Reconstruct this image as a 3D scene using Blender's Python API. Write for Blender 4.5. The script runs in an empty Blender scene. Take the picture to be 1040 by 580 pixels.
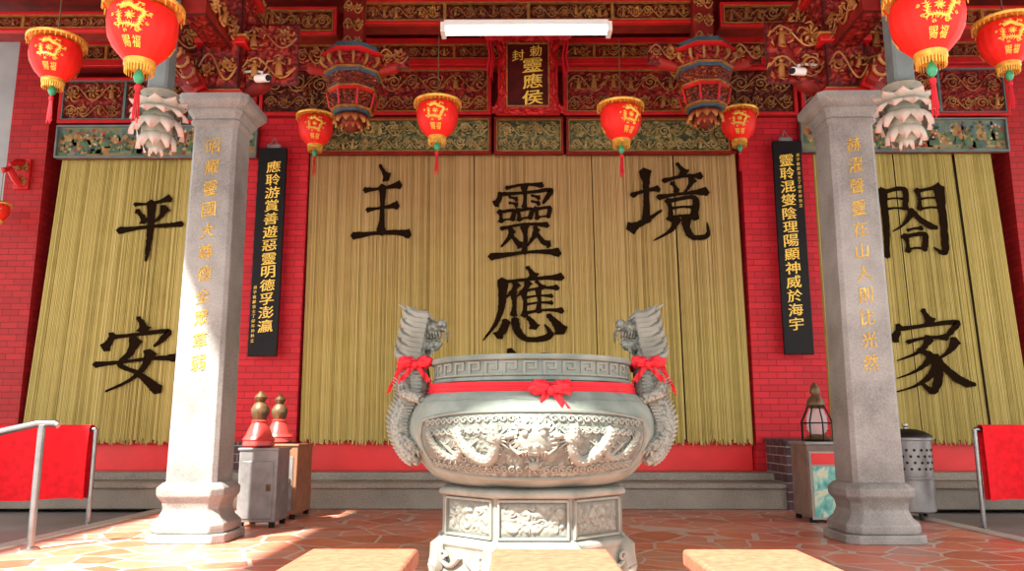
import bpy, bmesh, math, random
from mathutils import Vector, Euler, noise
random.seed(7)
PI = math.pi
R = math.radians
C = bpy.context.scene.collection
SC = bpy.context.scene
SC.view_settings.view_transform = 'Standard'

# ------------------------------------------------------------------ camera
F = 820.0
TH, YAW = R(10.03), R(0.49)
CAM = Vector((-0.05, 0, 0.75))
cd = bpy.data.cameras.new('camera'); cam = bpy.data.objects.new('camera', cd); C.objects.link(cam)
cd.sensor_width = 36; cd.lens = 36 * F / 1040; cd.clip_start = .05
cam.location = CAM; cam.rotation_euler = (PI/2 + TH, 0, YAW)
SC.camera = cam
RM = Euler((PI/2 + TH, 0, YAW)).to_matrix()
def at(u, v, Y):
    d = RM @ Vector(((u-520)/F, (290-v)/F, -1))
    return CAM + d * (Y / d.y)

# ------------------------------------------------------------------ materials
def nodes(name):
    m = bpy.data.materials.new(name); m.use_nodes = True
    nt = m.node_tree; b = nt.nodes['Principled BSDF']
    return m, nt, b
def ramp(nt, fac, stops):
    r = nt.nodes.new('ShaderNodeValToRGB')
    e = r.color_ramp.elements
    while len(e) < len(stops): e.new(.5)
    for i, (p, c) in enumerate(stops):
        e[i].position = p; e[i].color = (*c, 1)
    nt.links.new(fac, r.inputs[0]); return r.outputs[0]
def coords(nt, sc=1.0, xz=False):
    tc = nt.nodes.new('ShaderNodeTexCoord'); out = tc.outputs['Object']
    if xz:
        s = nt.nodes.new('ShaderNodeSeparateXYZ'); c = nt.nodes.new('ShaderNodeCombineXYZ')
        nt.links.new(out, s.inputs[0])
        ad = nt.nodes.new('ShaderNodeMath'); ad.operation = 'ADD'
        nt.links.new(s.outputs[0], ad.inputs[0]); nt.links.new(s.outputs[1], ad.inputs[1])
        nt.links.new(ad.outputs[0], c.inputs[0]); nt.links.new(s.outputs[2], c.inputs[1]); out = c.outputs[0]
    return out
def bump(nt, b, h, st, dist=.01):
    n = nt.nodes.new('ShaderNodeBump'); n.inputs['Strength'].default_value = st; n.inputs['Distance'].default_value = dist
    nt.links.new(h, n.inputs['Height']); nt.links.new(n.outputs[0], b.inputs['Normal'])
def mat(name, col, rough=.6, metal=0, var=.25, sc=6, bp=.15, col2=None, detail=4, spec=.5):
    m, nt, b = nodes(name)
    n = nt.nodes.new('ShaderNodeTexNoise'); n.inputs['Scale'].default_value = sc; n.inputs['Detail'].default_value = detail
    nt.links.new(coords(nt), n.inputs['Vector'])
    c2 = col2 or tuple(min(1, x*(1+var)) for x in col); c1 = tuple(x*(1-var) for x in col) if not col2 else col
    nt.links.new(ramp(nt, n.outputs[0], [(.3, c1), (.7, c2)]), b.inputs['Base Color'])
    b.inputs['Roughness'].default_value = rough; b.inputs['Metallic'].default_value = metal
    b.inputs['Specular IOR Level'].default_value = spec
    if bp: bump(nt, b, n.outputs[0], bp)
    return m
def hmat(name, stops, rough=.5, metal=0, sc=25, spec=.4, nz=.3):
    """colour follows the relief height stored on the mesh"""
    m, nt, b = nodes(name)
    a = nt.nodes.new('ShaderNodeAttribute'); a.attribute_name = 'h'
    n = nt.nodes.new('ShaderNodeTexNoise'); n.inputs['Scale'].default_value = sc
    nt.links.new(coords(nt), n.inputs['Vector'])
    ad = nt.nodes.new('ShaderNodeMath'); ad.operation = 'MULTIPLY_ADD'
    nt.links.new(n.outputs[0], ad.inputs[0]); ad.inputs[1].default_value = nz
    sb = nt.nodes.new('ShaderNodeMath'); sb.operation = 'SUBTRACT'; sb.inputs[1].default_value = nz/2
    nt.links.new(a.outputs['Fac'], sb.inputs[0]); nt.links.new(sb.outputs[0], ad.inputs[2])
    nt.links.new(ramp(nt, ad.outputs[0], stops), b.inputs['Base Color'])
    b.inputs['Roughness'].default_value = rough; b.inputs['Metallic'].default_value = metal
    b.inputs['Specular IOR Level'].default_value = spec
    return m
def granite(name, c1, c2, rough=.55, speck=.6):
    m, nt, b = nodes(name); co = coords(nt)
    n = nt.nodes.new('ShaderNodeTexNoise'); n.inputs['Scale'].default_value = 90; n.inputs['Detail'].default_value = 3
    k = nt.nodes.new('ShaderNodeTexNoise'); k.inputs['Scale'].default_value = 3; k.inputs['Detail'].default_value = 6
    nt.links.new(co, n.inputs['Vector']); nt.links.new(co, k.inputs['Vector'])
    mx = nt.nodes.new('ShaderNodeMath'); mx.operation = 'MULTIPLY_ADD'; mx.inputs[1].default_value = speck
    nt.links.new(n.outputs[0], mx.inputs[0])
    hf = nt.nodes.new('ShaderNodeMath'); hf.operation = 'MULTIPLY'; hf.inputs[1].default_value = 1-speck
    nt.links.new(k.outputs[0], hf.inputs[0]); nt.links.new(hf.outputs[0], mx.inputs[2])
    nt.links.new(ramp(nt, mx.outputs[0], [(.35, c1), (.62, c2)]), b.inputs['Base Color'])
    b.inputs['Roughness'].default_value = rough
    bump(nt, b, n.outputs[0], .12, .004)
    return m
def brickmat(name, c1, c2, mortar, sc=5.0):
    m, nt, b = nodes(name); co = coords(nt, xz=True)
    t = nt.nodes.new('ShaderNodeTexBrick'); nt.links.new(co, t.inputs['Vector'])
    t.inputs['Color1'].default_value = (*c1, 1); t.inputs['Color2'].default_value = (*c2, 1); t.inputs['Mortar'].default_value = (*mortar, 1)
    t.inputs['Scale'].default_value = sc; t.inputs['Mortar Size'].default_value = .018
    t.inputs['Brick Width'].default_value = .9; t.inputs['Row Height'].default_value = .33
    nt.links.new(t.outputs[0], b.inputs['Base Color']); b.inputs['Roughness'].default_value = .5; b.inputs['Specular IOR Level'].default_value = .25
    iv = nt.nodes.new('ShaderNodeMath'); iv.operation = 'SUBTRACT'; iv.inputs[0].default_value = 1
    nt.links.new(t.outputs[1], iv.inputs[1]); bump(nt, b, iv.outputs[0], .5, .01)
    return m
def paving():
    m, nt, b = nodes('crazy_paving'); co = coords(nt)
    n = nt.nodes.new('ShaderNodeTexNoise'); n.inputs['Scale'].default_value = 14; nt.links.new(co, n.inputs['Vector'])
    v = nt.nodes.new('ShaderNodeTexVoronoi'); v.inputs['Scale'].default_value = 3.4; nt.links.new(co, v.inputs['Vector'])
    e = nt.nodes.new('ShaderNodeTexVoronoi'); e.feature = 'DISTANCE_TO_EDGE'; e.inputs['Scale'].default_value = 3.4; nt.links.new(co, e.inputs['Vector'])
    s = nt.nodes.new('ShaderNodeSeparateColor'); nt.links.new(v.outputs['Color'], s.inputs[0])
    ad = nt.nodes.new('ShaderNodeMath'); ad.operation = 'MULTIPLY_ADD'; ad.inputs[1].default_value = .5; nt.links.new(n.outputs[0], ad.inputs[0])
    h2 = nt.nodes.new('ShaderNodeMath'); h2.operation = 'MULTIPLY'; h2.inputs[1].default_value = .6; nt.links.new(s.outputs[0], h2.inputs[0]); nt.links.new(h2.outputs[0], ad.inputs[2])
    col = ramp(nt, ad.outputs[0], [(.1, (.30, .085, .05)), (.4, (.48, .125, .07)), (.6, (.57, .185, .11)), (.85, (.38, .19, .15))])
    gt = nt.nodes.new('ShaderNodeMath'); gt.operation = 'GREATER_THAN'; gt.inputs[1].default_value = .034; nt.links.new(e.outputs[0], gt.inputs[0])
    mx = nt.nodes.new('ShaderNodeMix'); mx.data_type = 'RGBA'
    nt.links.new(gt.outputs[0], mx.inputs[0]); mx.inputs[6].default_value = (.48, .39, .33, 1); nt.links.new(col, mx.inputs[7])
    nt.links.new(mx.outputs[2], b.inputs['Base Color']); b.inputs['Roughness'].default_value = .36
    bump(nt, b, gt.outputs[0], .3, .008)
    return m
def frieze(name, stops, sc=5):
    m, nt, b = nodes(name); co = coords(nt)
    n = nt.nodes.new('ShaderNodeTexNoise'); n.inputs['Scale'].default_value = sc; n.inputs['Detail'].default_value = 8; n.inputs['Distortion'].default_value = 2.2
    nt.links.new(co, n.inputs['Vector']); nt.links.new(ramp(nt, n.outputs[0], stops), b.inputs['Base Color']); b.inputs['Roughness'].default_value = .5
    return m

M = {}
M['paving'] = paving()
M['brick'] = brickmat('red_brick', (.63, .018, .030), (.49, .013, .022), (.24, .008, .014))
M['brick_d'] = brickmat('dark_red_brick', (.44, .016, .018), (.33, .012, .014), (.15, .008, .008))
M['dark_tile'] = brickmat('dark_glazed_tile', (.05, .03, .035), (.09, .05, .06), (.30, .26, .24), 4)
M['granite'] = granite('grey_granite', (.14, .138, .13), (.31, .305, .29), .5, .35)
M['granite_w'] = granite('worn_step_stone', (.17, .155, .125), (.33, .305, .25), .6)
M['grey_floor'] = granite('grey_paving', (.12, .115, .11), (.21, .20, .195), .6)
M['kerb'] = granite('pale_kerb', (.28, .26, .23), (.43, .40, .36))
M['gold'] = mat('gold_leaf', (.74, .40, .06), .35, .35, .2, 30, .05)
M['gold_flat'] = mat('gold_paint', (.95, .60, .09), .45, .1, .15, 30, 0)
M['gold_dull'] = mat('dull_gilding', (.34, .15, .028), .5, .15, .35, 20, .05)
M['gold_scroll'] = mat('aged_gilt_scrollwork', (.17, .032, .010), .5, .05, 0, 3, .05, col2=(.46, .22, .048), detail=7)
M['vine'] = mat('painted_green_gold_vine', (.22, .16, .05), .5, 0, 0, 5, .03, col2=(.48, .36, .14), detail=7)
M['red'] = mat('red_paint', (.50, .011, .013), .45, 0, .2, 5, .05, spec=.3)
M['redwood'] = mat('dark_red_timber', (.20, .012, .009), .5, 0, .3, 8, .1, spec=.2)
M['red_bright'] = mat('bright_red_board', (.78, .022, .022), .45, 0, .12, 3, .03)
M['black'] = mat('black_lacquer', (.007, .006, .006), .5, 0, .3, 8, .03, spec=.2)
M['plaque'] = mat('dark_plaque_lacquer', (.07, .006, .005), .45, 0, .3, 8, .03, spec=.25)
M['ink'] = mat('black_ink', (.014, .007, .003), .9, 0, .4, 60, 0, spec=.04)
M['steel'] = mat('stainless_steel', (.27, .27, .27), .25, .9, .15, 12, .03)
M['steel_d'] = mat('dull_steel', (.24, .235, .235), .45, .5, .25, 9, .05)
M['white'] = mat('white_enamel', (.82, .82, .80), .35, 0, .05, 8, 0)
M['cloth'] = mat('red_cloth', (.72, .012, .02), .7, 0, .15, 20, .1, spec=.1)
M['ribbon'] = mat('red_satin', (.58, .016, .028), .5, 0, .2, 14, .1, spec=.25)
M['lantern'] = mat('lantern_red_silk', (.78, .018, .012), .5, 0, .15, 9, .05, spec=.25)
M['stoolseat'] = mat('tan_stool_top', (.32, .12, .07), .65, 0, .22, 30, .3, spec=.2)
M['wood'] = mat('brown_wood', (.24, .10, .05), .5, 0, .3, 10, .1)
M['greybrown'] = mat('grey_brown_panel', (.17, .115, .09), .5, 0, .25, 9, .05)
M['teal'] = mat('green_bead', (.03, .30, .13), .3, 0, .2, 9, 0)
M['green'] = mat('dull_blue_paint', (.04, .08, .115), .5, 0, .3, 9, .05)
M['interior'] = mat('dim_hall_interior', (.10, .07, .025), .9, 0, .3, 2, 0)
M['pale_wall'] = mat('pale_plaster', (.34, .35, .35), .8, 0, .12, 3, .05)
M['bluepost'] = mat('blue_grey_post', (.13, .165, .165), .5, 0, .25, 7, .05)
M['tealframe'] = mat('dull_teal_frame', (.09, .15, .145), .5, 0, .25, 7, .05)
M['ash'] = mat('incense_ash', (.45, .42, .38), .95, 0, .2, 40, .3)
M['brass'] = mat('dark_bronze', (.13, .075, .035), .38, .4, .3, 15, .05)
M['pot'] = mat('red_glaze', (.50, .04, .035), .35, 0, .2, 8, .02)
M['bowl'] = mat('patina_stone', (.12, .16, .142), .68, 0, 0, 6, .25, col2=(.25, .30, .27), detail=9, spec=.3)
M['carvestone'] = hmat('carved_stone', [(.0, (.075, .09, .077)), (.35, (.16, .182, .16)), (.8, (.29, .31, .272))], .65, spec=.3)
M['plinthstone'] = mat('plinth_stone', (.14, .155, .135), .65, 0, 0, 7, .2, col2=(.27, .285, .25), detail=8, spec=.3)
# painted frieze colours
M['p_sky'] = mat('painted_dim_ground', (.13, .15, .08), .55, 0, 0, 5, 0, col2=(.28, .25, .13), detail=6)
M['p_green'] = mat('painted_green_leaf', (.035, .085, .045), .55, 0, 0, 9, 0, col2=(.11, .18, .08), detail=6)
M['p_blue'] = mat('painted_blue_rock', (.05, .10, .10), .55, 0, 0, 9, 0, col2=(.14, .21, .19), detail=6)
M['p_ochre'] = mat('painted_ochre_bank', (.26, .12, .03), .55, 0, 0, 9, 0, col2=(.44, .27, .09), detail=6)
M['p_dark'] = mat('painted_dark_pine', (.02, .04, .025), .55, 0, .4, 9, 0)
M['p_red'] = mat('painted_red_blossom', (.32, .03, .02), .55, 0, .3, 9, 0)
M['p_cream'] = mat('painted_cream_blossom', (.46, .38, .24), .55, 0, .3, 9, 0)
def scales():
    m, nt, b = nodes('dragon_stone'); co = coords(nt)
    v = nt.nodes.new('ShaderNodeTexVoronoi'); v.inputs['Scale'].default_value = 62; nt.links.new(co, v.inputs['Vector'])
    nt.links.new(ramp(nt, v.outputs['Distance'], [(0, (.30, .31, .27)), (.5, (.205, .22, .19)), (.85, (.08, .088, .07))]), b.inputs['Base Color'])
    b.inputs['Roughness'].default_value = .6; bump(nt, b, v.outputs['Distance'], -.4, .008); return m
M['scales'] = scales()
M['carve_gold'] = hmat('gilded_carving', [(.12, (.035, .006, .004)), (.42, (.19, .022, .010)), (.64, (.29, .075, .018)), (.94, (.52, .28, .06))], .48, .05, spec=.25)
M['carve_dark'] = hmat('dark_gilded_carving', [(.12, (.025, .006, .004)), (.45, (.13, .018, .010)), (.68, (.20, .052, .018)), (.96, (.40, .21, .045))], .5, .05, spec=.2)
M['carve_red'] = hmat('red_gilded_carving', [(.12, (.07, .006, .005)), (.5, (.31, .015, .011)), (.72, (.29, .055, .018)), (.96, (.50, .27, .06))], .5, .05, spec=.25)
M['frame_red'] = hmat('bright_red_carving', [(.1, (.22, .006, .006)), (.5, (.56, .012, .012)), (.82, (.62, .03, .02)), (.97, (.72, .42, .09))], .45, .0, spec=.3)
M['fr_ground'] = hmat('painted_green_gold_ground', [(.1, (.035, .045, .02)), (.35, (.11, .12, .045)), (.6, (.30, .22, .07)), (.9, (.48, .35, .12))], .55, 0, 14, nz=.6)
M['lotus'] = hmat('weathered_lotus', [(.0, (.09, .13, .09)), (.28, (.26, .27, .21)), (.7, (.47, .41, .36)), (1, (.52, .21, .15))], .6)
M['poster'] = frieze('painted_tile_picture', [(.35, (.05, .32, .30)), (.5, (.25, .55, .48)), (.6, (.70, .66, .45)), (.75, (.10, .30, .38))], 6)
def strandmat(name, top_tint):
    m = hmat(name, [(.0, (.24, .185, .045)), (.5, (.50, .405, .125)), (1.0, (.64, .53, .20))], .65, 0, 5, spec=.2)
    if not top_tint: return m
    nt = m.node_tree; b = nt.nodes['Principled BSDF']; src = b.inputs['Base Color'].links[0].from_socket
    s = nt.nodes.new('ShaderNodeSeparateXYZ'); nt.links.new(coords(nt), s.inputs[0])      # pinkish tint multiplied in, stronger towards the top
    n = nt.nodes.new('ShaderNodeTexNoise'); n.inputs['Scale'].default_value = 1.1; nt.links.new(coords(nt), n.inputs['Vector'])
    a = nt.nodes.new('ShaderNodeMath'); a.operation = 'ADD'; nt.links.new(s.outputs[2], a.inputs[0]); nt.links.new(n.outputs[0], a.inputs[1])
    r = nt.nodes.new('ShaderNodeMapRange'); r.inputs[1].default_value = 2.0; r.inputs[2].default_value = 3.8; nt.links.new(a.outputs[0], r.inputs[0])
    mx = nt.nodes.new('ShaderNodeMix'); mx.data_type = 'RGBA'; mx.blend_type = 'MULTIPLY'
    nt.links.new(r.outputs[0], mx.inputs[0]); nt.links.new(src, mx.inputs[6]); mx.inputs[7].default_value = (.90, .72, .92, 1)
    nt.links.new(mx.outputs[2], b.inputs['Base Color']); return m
M['strand'] = strandmat('straw_bead_strand', False)
M['strand_tint'] = strandmat('top_tinted_straw_bead_strand', True)
def emis(name, col, st):
    m, nt, b = nodes(name); b.inputs['Emission Color'].default_value = (*col, 1); b.inputs['Emission Strength'].default_value = st
    b.inputs['Base Color'].default_value = (*col, 1); return m
M['tube'] = emis('lit_tube', (1, .98, .95), 2.0)
m, nt, b = nodes('clear_glass'); b.inputs['Base Color'].default_value = (.8, .85, .85, 1); b.inputs['Roughness'].default_value = .1; b.inputs['Alpha'].default_value = .35
M['glass'] = m

# ------------------------------------------------------------------ mesh builder
class MB:
    def __init__(s): s.v = []; s.f = []; s.h = []
    def add(s, vs, fs, h=None):
        o = len(s.v); s.v += [tuple(x) for x in vs]; s.f += [tuple(i+o for i in q) for q in fs]
        s.h += h if h else [.5]*len(vs); return s
    def box(s, c, d, rz=0, rx=0, ry=0):
        M3 = Euler((rx, ry, rz)).to_matrix(); c = Vector(c)
        vs = [c + M3 @ Vector((x*d[0]/2, y*d[1]/2, z*d[2]/2)) for z in (-1, 1) for y in (-1, 1) for x in (-1, 1)]
        return s.add(vs, [(0,1,3,2),(4,6,7,5),(0,4,5,1),(2,3,7,6),(0,2,6,4),(1,5,7,3)])
    def tube(s, pts, r, n=8, h=.5, sq=None):
        pts = [Vector(p) for p in pts]; k = len(pts)
        rs = r if isinstance(r, (list, tuple)) else [r]*k
        vs = []; up = None
        for i, p in enumerate(pts):
            t = (pts[min(i+1, k-1)] - pts[max(i-1, 0)]).normalized()
            if up is None: up = t.orthogonal().normalized()
            a = (up - t*up.dot(t))
            a = a.normalized() if a.length > 1e-6 else t.orthogonal().normalized()
            up = a; bn = t.cross(a)
            for j in range(n):
                w = 2*PI*j/n; vs.append(p + (a*math.cos(w) + bn*math.sin(w))*max(rs[i], 1e-4))
        fs = [(i*n+j, i*n+(j+1)%n, (i+1)*n+(j+1)%n, (i+1)*n+j) for i in range(k-1) for j in range(n)]
        fs += [tuple(range(n))[::-1], tuple((k-1)*n+j for j in range(n))]
        return s.add(vs, fs, [h]*len(vs))
    def lathe(s, prof, n=32, c=(0,0,0), rot=0, h=.5):
        vs = []; k = len(prof)
        for r, z in prof:
            for j in range(n):
                w = 2*PI*j/n + rot; vs.append((c[0]+max(r,1e-4)*math.cos(w), c[1]+max(r,1e-4)*math.sin(w), c[2]+z))
        fs = [(i*n+j, i*n+(j+1)%n, (i+1)*n+(j+1)%n, (i+1)*n+j) for i in range(k-1) for j in range(n)]
        fs += [tuple(range(n))[::-1], tuple((k-1)*n+j for j in range(n))]
        return s.add(vs, fs, [h]*len(vs))
    def ball(s, c, r, n=12, m=8, h=.5, wr=0, sd=0):
        if not isinstance(r, (list, tuple)): r = (r, r, r)
        vs = []
        for i in range(m+1):
            p = PI*i/m
            for j in range(n):
                w = 2*PI*j/n; d = Vector((math.sin(p)*math.cos(w), math.sin(p)*math.sin(w), math.cos(p)))
                k = 1 + wr*noise.noise(d*3+Vector((sd, sd, 0))) if wr else 1
                vs.append((c[0]+r[0]*d.x*k, c[1]+r[1]*d.y*k, c[2]+r[2]*d.z*k))
        fs = [(i*n+j, (i+1)*n+j, (i+1)*n+(j+1)%n, i*n+(j+1)%n) for i in range(m) for j in range(n)]
        return s.add(vs, fs, [h]*len(vs))
    def grid(s, fn, nu, nv, closed=False):
        vs = []; hs = []
        for i in range(nv+1):
            for j in range(nu if closed else nu+1):
                p, h = fn(j/nu, i/nv); vs.append(tuple(p)); hs.append(h)
        w = nu if closed else nu+1
        fs = [(i*w+j, i*w+(j+1)%w, (i+1)*w+(j+1)%w, (i+1)*w+j) for i in range(nv) for j in range(nu)]
        return s.add(vs, fs, hs)
    def cham(s, rings, c=(0,0,0), k=.22):
        vs = []
        for a, z in rings:
            q = a*k
            for x, y in ((-a+q,-a),(a-q,-a),(a,-a+q),(a,a-q),(a-q,a),(-a+q,a),(-a,a-q),(-a,-a+q)):
                vs.append((c[0]+x, c[1]+y, c[2]+z))
        n = 8; L = len(rings)
        fs = [(i*n+j, i*n+(j+1)%n, (i+1)*n+(j+1)%n, (i+1)*n+j) for i in range(L-1) for j in range(n)]
        fs += [tuple(range(n))[::-1], tuple((L-1)*n+j for j in range(n))]
        return s.add(vs, fs)
    def build(s, name, m, parent=None, ang=38, recalc=True, bevel=0):
        me = bpy.data.meshes.new(name); me.from_pydata(s.v, [], s.f)
        at_ = me.attributes.new('h', 'FLOAT', 'POINT'); at_.data.foreach_set('value', s.h)
        if recalc:
            bm = bmesh.new(); bm.from_mesh(me); bmesh.ops.recalc_face_normals(bm, faces=bm.faces); bm.to_mesh(me); bm.free()
        me.materials.append(m)
        me.polygons.foreach_set('use_smooth', [True]*len(me.polygons))
        me.set_sharp_from_angle(angle=R(ang))
        o = bpy.data.objects.new(name, me); C.objects.link(o)
        if parent: o.parent = parent
        if bevel:
            b = o.modifiers.new('bevel', 'BEVEL'); b.width = bevel; b.segments = 2; b.limit_method = 'ANGLE'
        return o
def tag(o, label=None, cat=None, group=None, kind=None):
    if label: o['label'] = label
    if cat: o['category'] = cat
    if group: o['group'] = group
    if kind: o['kind'] = kind
    return o
def thing(name, label, cat, loc=(0,0,0), group=None):
    o = bpy.data.objects.new(name, None); C.objects.link(o); o.location = loc; o.empty_display_size = .05
    return tag(o, label, cat, group)
def struct(o): o['kind'] = 'structure'; return o
def copy_tree(o, parent=None):
    c = o.copy(); C.objects.link(c)
    if parent: c.parent = parent
    for ch in [x for x in bpy.data.objects if x.parent == o]: copy_tree(ch, c)
    return c

# ------------------------------------------------------------------ lettering
_cache = {}
def glyph(ch):
    if ch in _cache: return _cache[ch]
    cu = bpy.data.curves.new('glyph', 'FONT'); cu.body = ch; cu.size = 1
    o = bpy.data.objects.new('glyph', cu); C.objects.link(o)
    dg = bpy.context.evaluated_depsgraph_get(); dg.update()
    me = bpy.data.meshes.new_from_object(o.evaluated_get(dg))
    vs = [(v.co.x, v.co.y) for v in me.vertices]; fs = [tuple(p.vertices) for p in me.polygons]
    bpy.data.objects.remove(o); bpy.data.curves.remove(cu); bpy.data.meshes.remove(me)
    if vs:
        x0, x1 = min(a for a, _ in vs), max(a for a, _ in vs); y0, y1 = min(b for _, b in vs), max(b for _, b in vs)
        k = 1/max(x1-x0, y1-y0, 1e-6); vs = [((a-(x0+x1)/2)*k, (b-(y0+y1)/2)*k) for a, b in vs]
    else: print('NO GLYPH', ch)
    _cache[ch] = (vs, fs); return vs, fs
def put(mb, ch, cx, cy, cz, w, h=None, bend=None, bold=.014, slant=.13, warp=.035):
    """brush-like: heavier verticals, rising horizontals, a slight hand tremor"""
    vs, fs = glyph(ch); h = h or w; sd = ord(ch) % 97
    for i, (dx, dz) in enumerate(((-bold, 0), (0, 0), (bold, 0), (bold*.3, bold*.5))):
        q = []
        for a, b in vs:
            n_ = noise.noise_vector(Vector((a*2.2, b*2.2, sd)))
            q.append((a+dx+warp*n_.x, b+dz+slant*a-.10*a*a+warp*n_.y))
        if bend: mb.add([bend(cx+a*w, cz+b*h) for a, b in q], fs)
        else: mb.add([(cx+a*w, cy-.0003*i, cz+b*h) for a, b in q], fs)
def vtext(mb, s, cx, cy, ztop, zbot, w, **k):
    st = (ztop-zbot)/len(s)
    for i, ch in enumerate(s): put(mb, ch, cx, cy, ztop-(i+.5)*st, w, min(w*1.08, st*.88), **k)

BR = {
'平': [[(24,20,6),(50,19,6),(78,11,10)],[(28,30,6),(36,38,8),(40,46,9)],[(72,26,11),(66,38,8),(55,48,2)],[(2,60,9),(50,54,7),(80,52,10),(100,50,8)],[(50,17,9),(51,60,10),(50,88,8),(48,106,2)]],
'安': [[(46,-4,4),(52,4,9),(55,13,12)],[(15,20,6),(12,30,10),(6,40,11)],[(14,25,5),(50,20,7),(86,16,10),(80,28,8),(70,38,2)],[(46,28,11),(40,46,9),(28,64,8),(48,74,8),(64,86,10),(80,100,11)],[(66,46,10),(60,66,9),(42,86,6),(12,102,2)],[(-4,64,8),(30,60,7),(70,55,8),(104,54,12)]],
'主': [[(44,-5,4),(50,3,8),(58,13,13)],[(16,32,8),(50,29,6),(84,24,11)],[(22,61,7),(50,58,6),(80,54,11)],[(50,27,10),(51,60,9),(50,94,11)],[(-4,99,10),(40,95,8),(75,94,11),(104,96,12)]],
'境': [[(-1,40,6),(36,31,9)],[(18,6,10),(19,40,9),(18,76,8)],[(-4,86,13),(16,76,9),(40,61,2)],[(64,-4,4),(73,9,12)],[(44,20,6),(97,13,9)],[(56,23,5),(62,34,7)],[(85,18,9),(80,28,6),(73,36,2)],[(36,43,7),(70,38,6),(104,35,11)],[(50,47,7),(52,74,8)],[(50,48,5),(87,44,9),(85,72,8)],[(52,59,5),(84,57,5)],[(52,71,5),(85,69,6)],[(61,72,9),(56,84,8),(46,93,5),(27,103,1)],[(74,71,9),(74,86,9),(82,98,10),(98,98,9),(104,92,5),(103,78,1)]],
'閤': [[(8,8,9),(9,60,10),(7,104,5)],[(8,11,5),(40,7,9),(40,35,6)],[(10,22,4),(40,21,5)],[(10,36,5),(40,35,5)],[(60,8,7),(61,36,6)],[(60,10,5),(80,6,7),(93,3,10)],[(92,4,10),(94,50,11),(93,92,11),(88,98,8),(76,90,1)],[(60,22,4),(92,20,5)],[(60,36,5),(92,34,5)],[(50,38,9),(42,50,7),(32,60,4),(18,68,1)],[(50,40,5),(62,52,9),(74,60,11),(84,63,4)],[(40,66,4),(61,63,7)],[(36,74,8),(38,96,6)],[(36,75,5),(64,72,9),(62,94,6)],[(38,93,4),(63,92,6)]],
'家': [[(48,-5,4),(52,3,8),(56,11,12)],[(15,16,6),(12,25,9),(6,34,10)],[(14,21,5),(50,16,7),(90,12,10),(84,23,8),(74,33,2)],[(24,38,5),(76,32,9)],[(54,33,9),(46,44,8),(32,54,5),(8,63,1)],[(38,48,4),(52,56,9),(60,72,11),(60,88,12),(52,103,10),(44,98,6),(36,90,1)],[(53,59,8),(42,70,7),(26,79,4),(6,86,1)],[(59,72,9),(46,86,8),(26,97,4),(-2,105,1)],[(88,36,10),(80,48,8),(70,56,5),(55,63,1)],[(59,56,5),(68,70,9),(82,84,12),(96,92,12),(108,94,4)]],
'靈': [[(22,5,5),(78,1,8)],[(13,12,5),(11,20,8),(5,28,8)],[(13,14,5),(60,11,6),(91,8,9),(86,18,7),(79,27,2)],[(50,3,8),(50,32,6)],[(27,18,4),(38,21,7)],[(27,26,4),(38,29,7)],[(62,16,4),(73,19,7)],[(62,24,4),(73,27,7)]]
 + [q for x, y in ((12,38),(40,36),(68,34)) for q in ([(x,y,7),(x+2,y+14,6)],[(x,y+1,4),(x+21,y-1,7),(x+19,y+12,5)],[(x+2,y+13,4),(x+20,y+11,5)])]
 + [[(14,62,5),(86,57,8)],[(50,59,9),(50,95,7)],[(31,64,8),(26,75,7),(14,87,2)],[(30,72,4),(38,80,8),(44,85,9)],[(69,62,8),(64,74,7),(54,86,2)],[(69,69,4),(79,80,9),(88,84,9)],[(-2,101,9),(50,95,6),(80,94,9),(103,95,11)]],
'應': [[(52,-4,4),(60,9,11)],[(18,18,5),(60,13,7),(97,10,10)],[(20,15,9),(19,50,9),(12,76,6),(-5,102,1)],[(38,20,8),(33,31,6),(22,43,1)],[(33,32,7),(34,66,6)],[(54,18,8),(48,29,6),(38,39,1)],[(47,31,7),(48,67,6)],[(64,17,4),(71,26,8)],[(48,31,4),(91,26,8)],[(48,41,4),(84,38,6)],[(48,51,4),(84,48,6)],[(48,63,5),(97,59,8)],[(66,28,6),(66,61,6)],[(25,74,7),(21,86,11),(14,96,9)],[(36,71,6),(38,86,9),(48,99,10),(64,101,11),(80,96,10),(80,88,5),(74,79,1)],[(53,69,4),(58,76,9),(61,83,9)],[(79,66,5),(88,76,11),(96,88,13)]],
'侯': [[(24,0,9),(2,40,4)],[(16,24,9),(16,100,8)],[(34,10,6),(78,6,8),(76,24,6)],[(32,28,6),(96,24,9)],[(46,32,8),(34,50,4)],[(44,46,6),(84,42,8)],[(30,65,7),(99,60,10)],[(62,44,8),(54,76,7),(28,100,3)],[(62,62,6),(76,84,9),(99,99,10)]],
}
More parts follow.
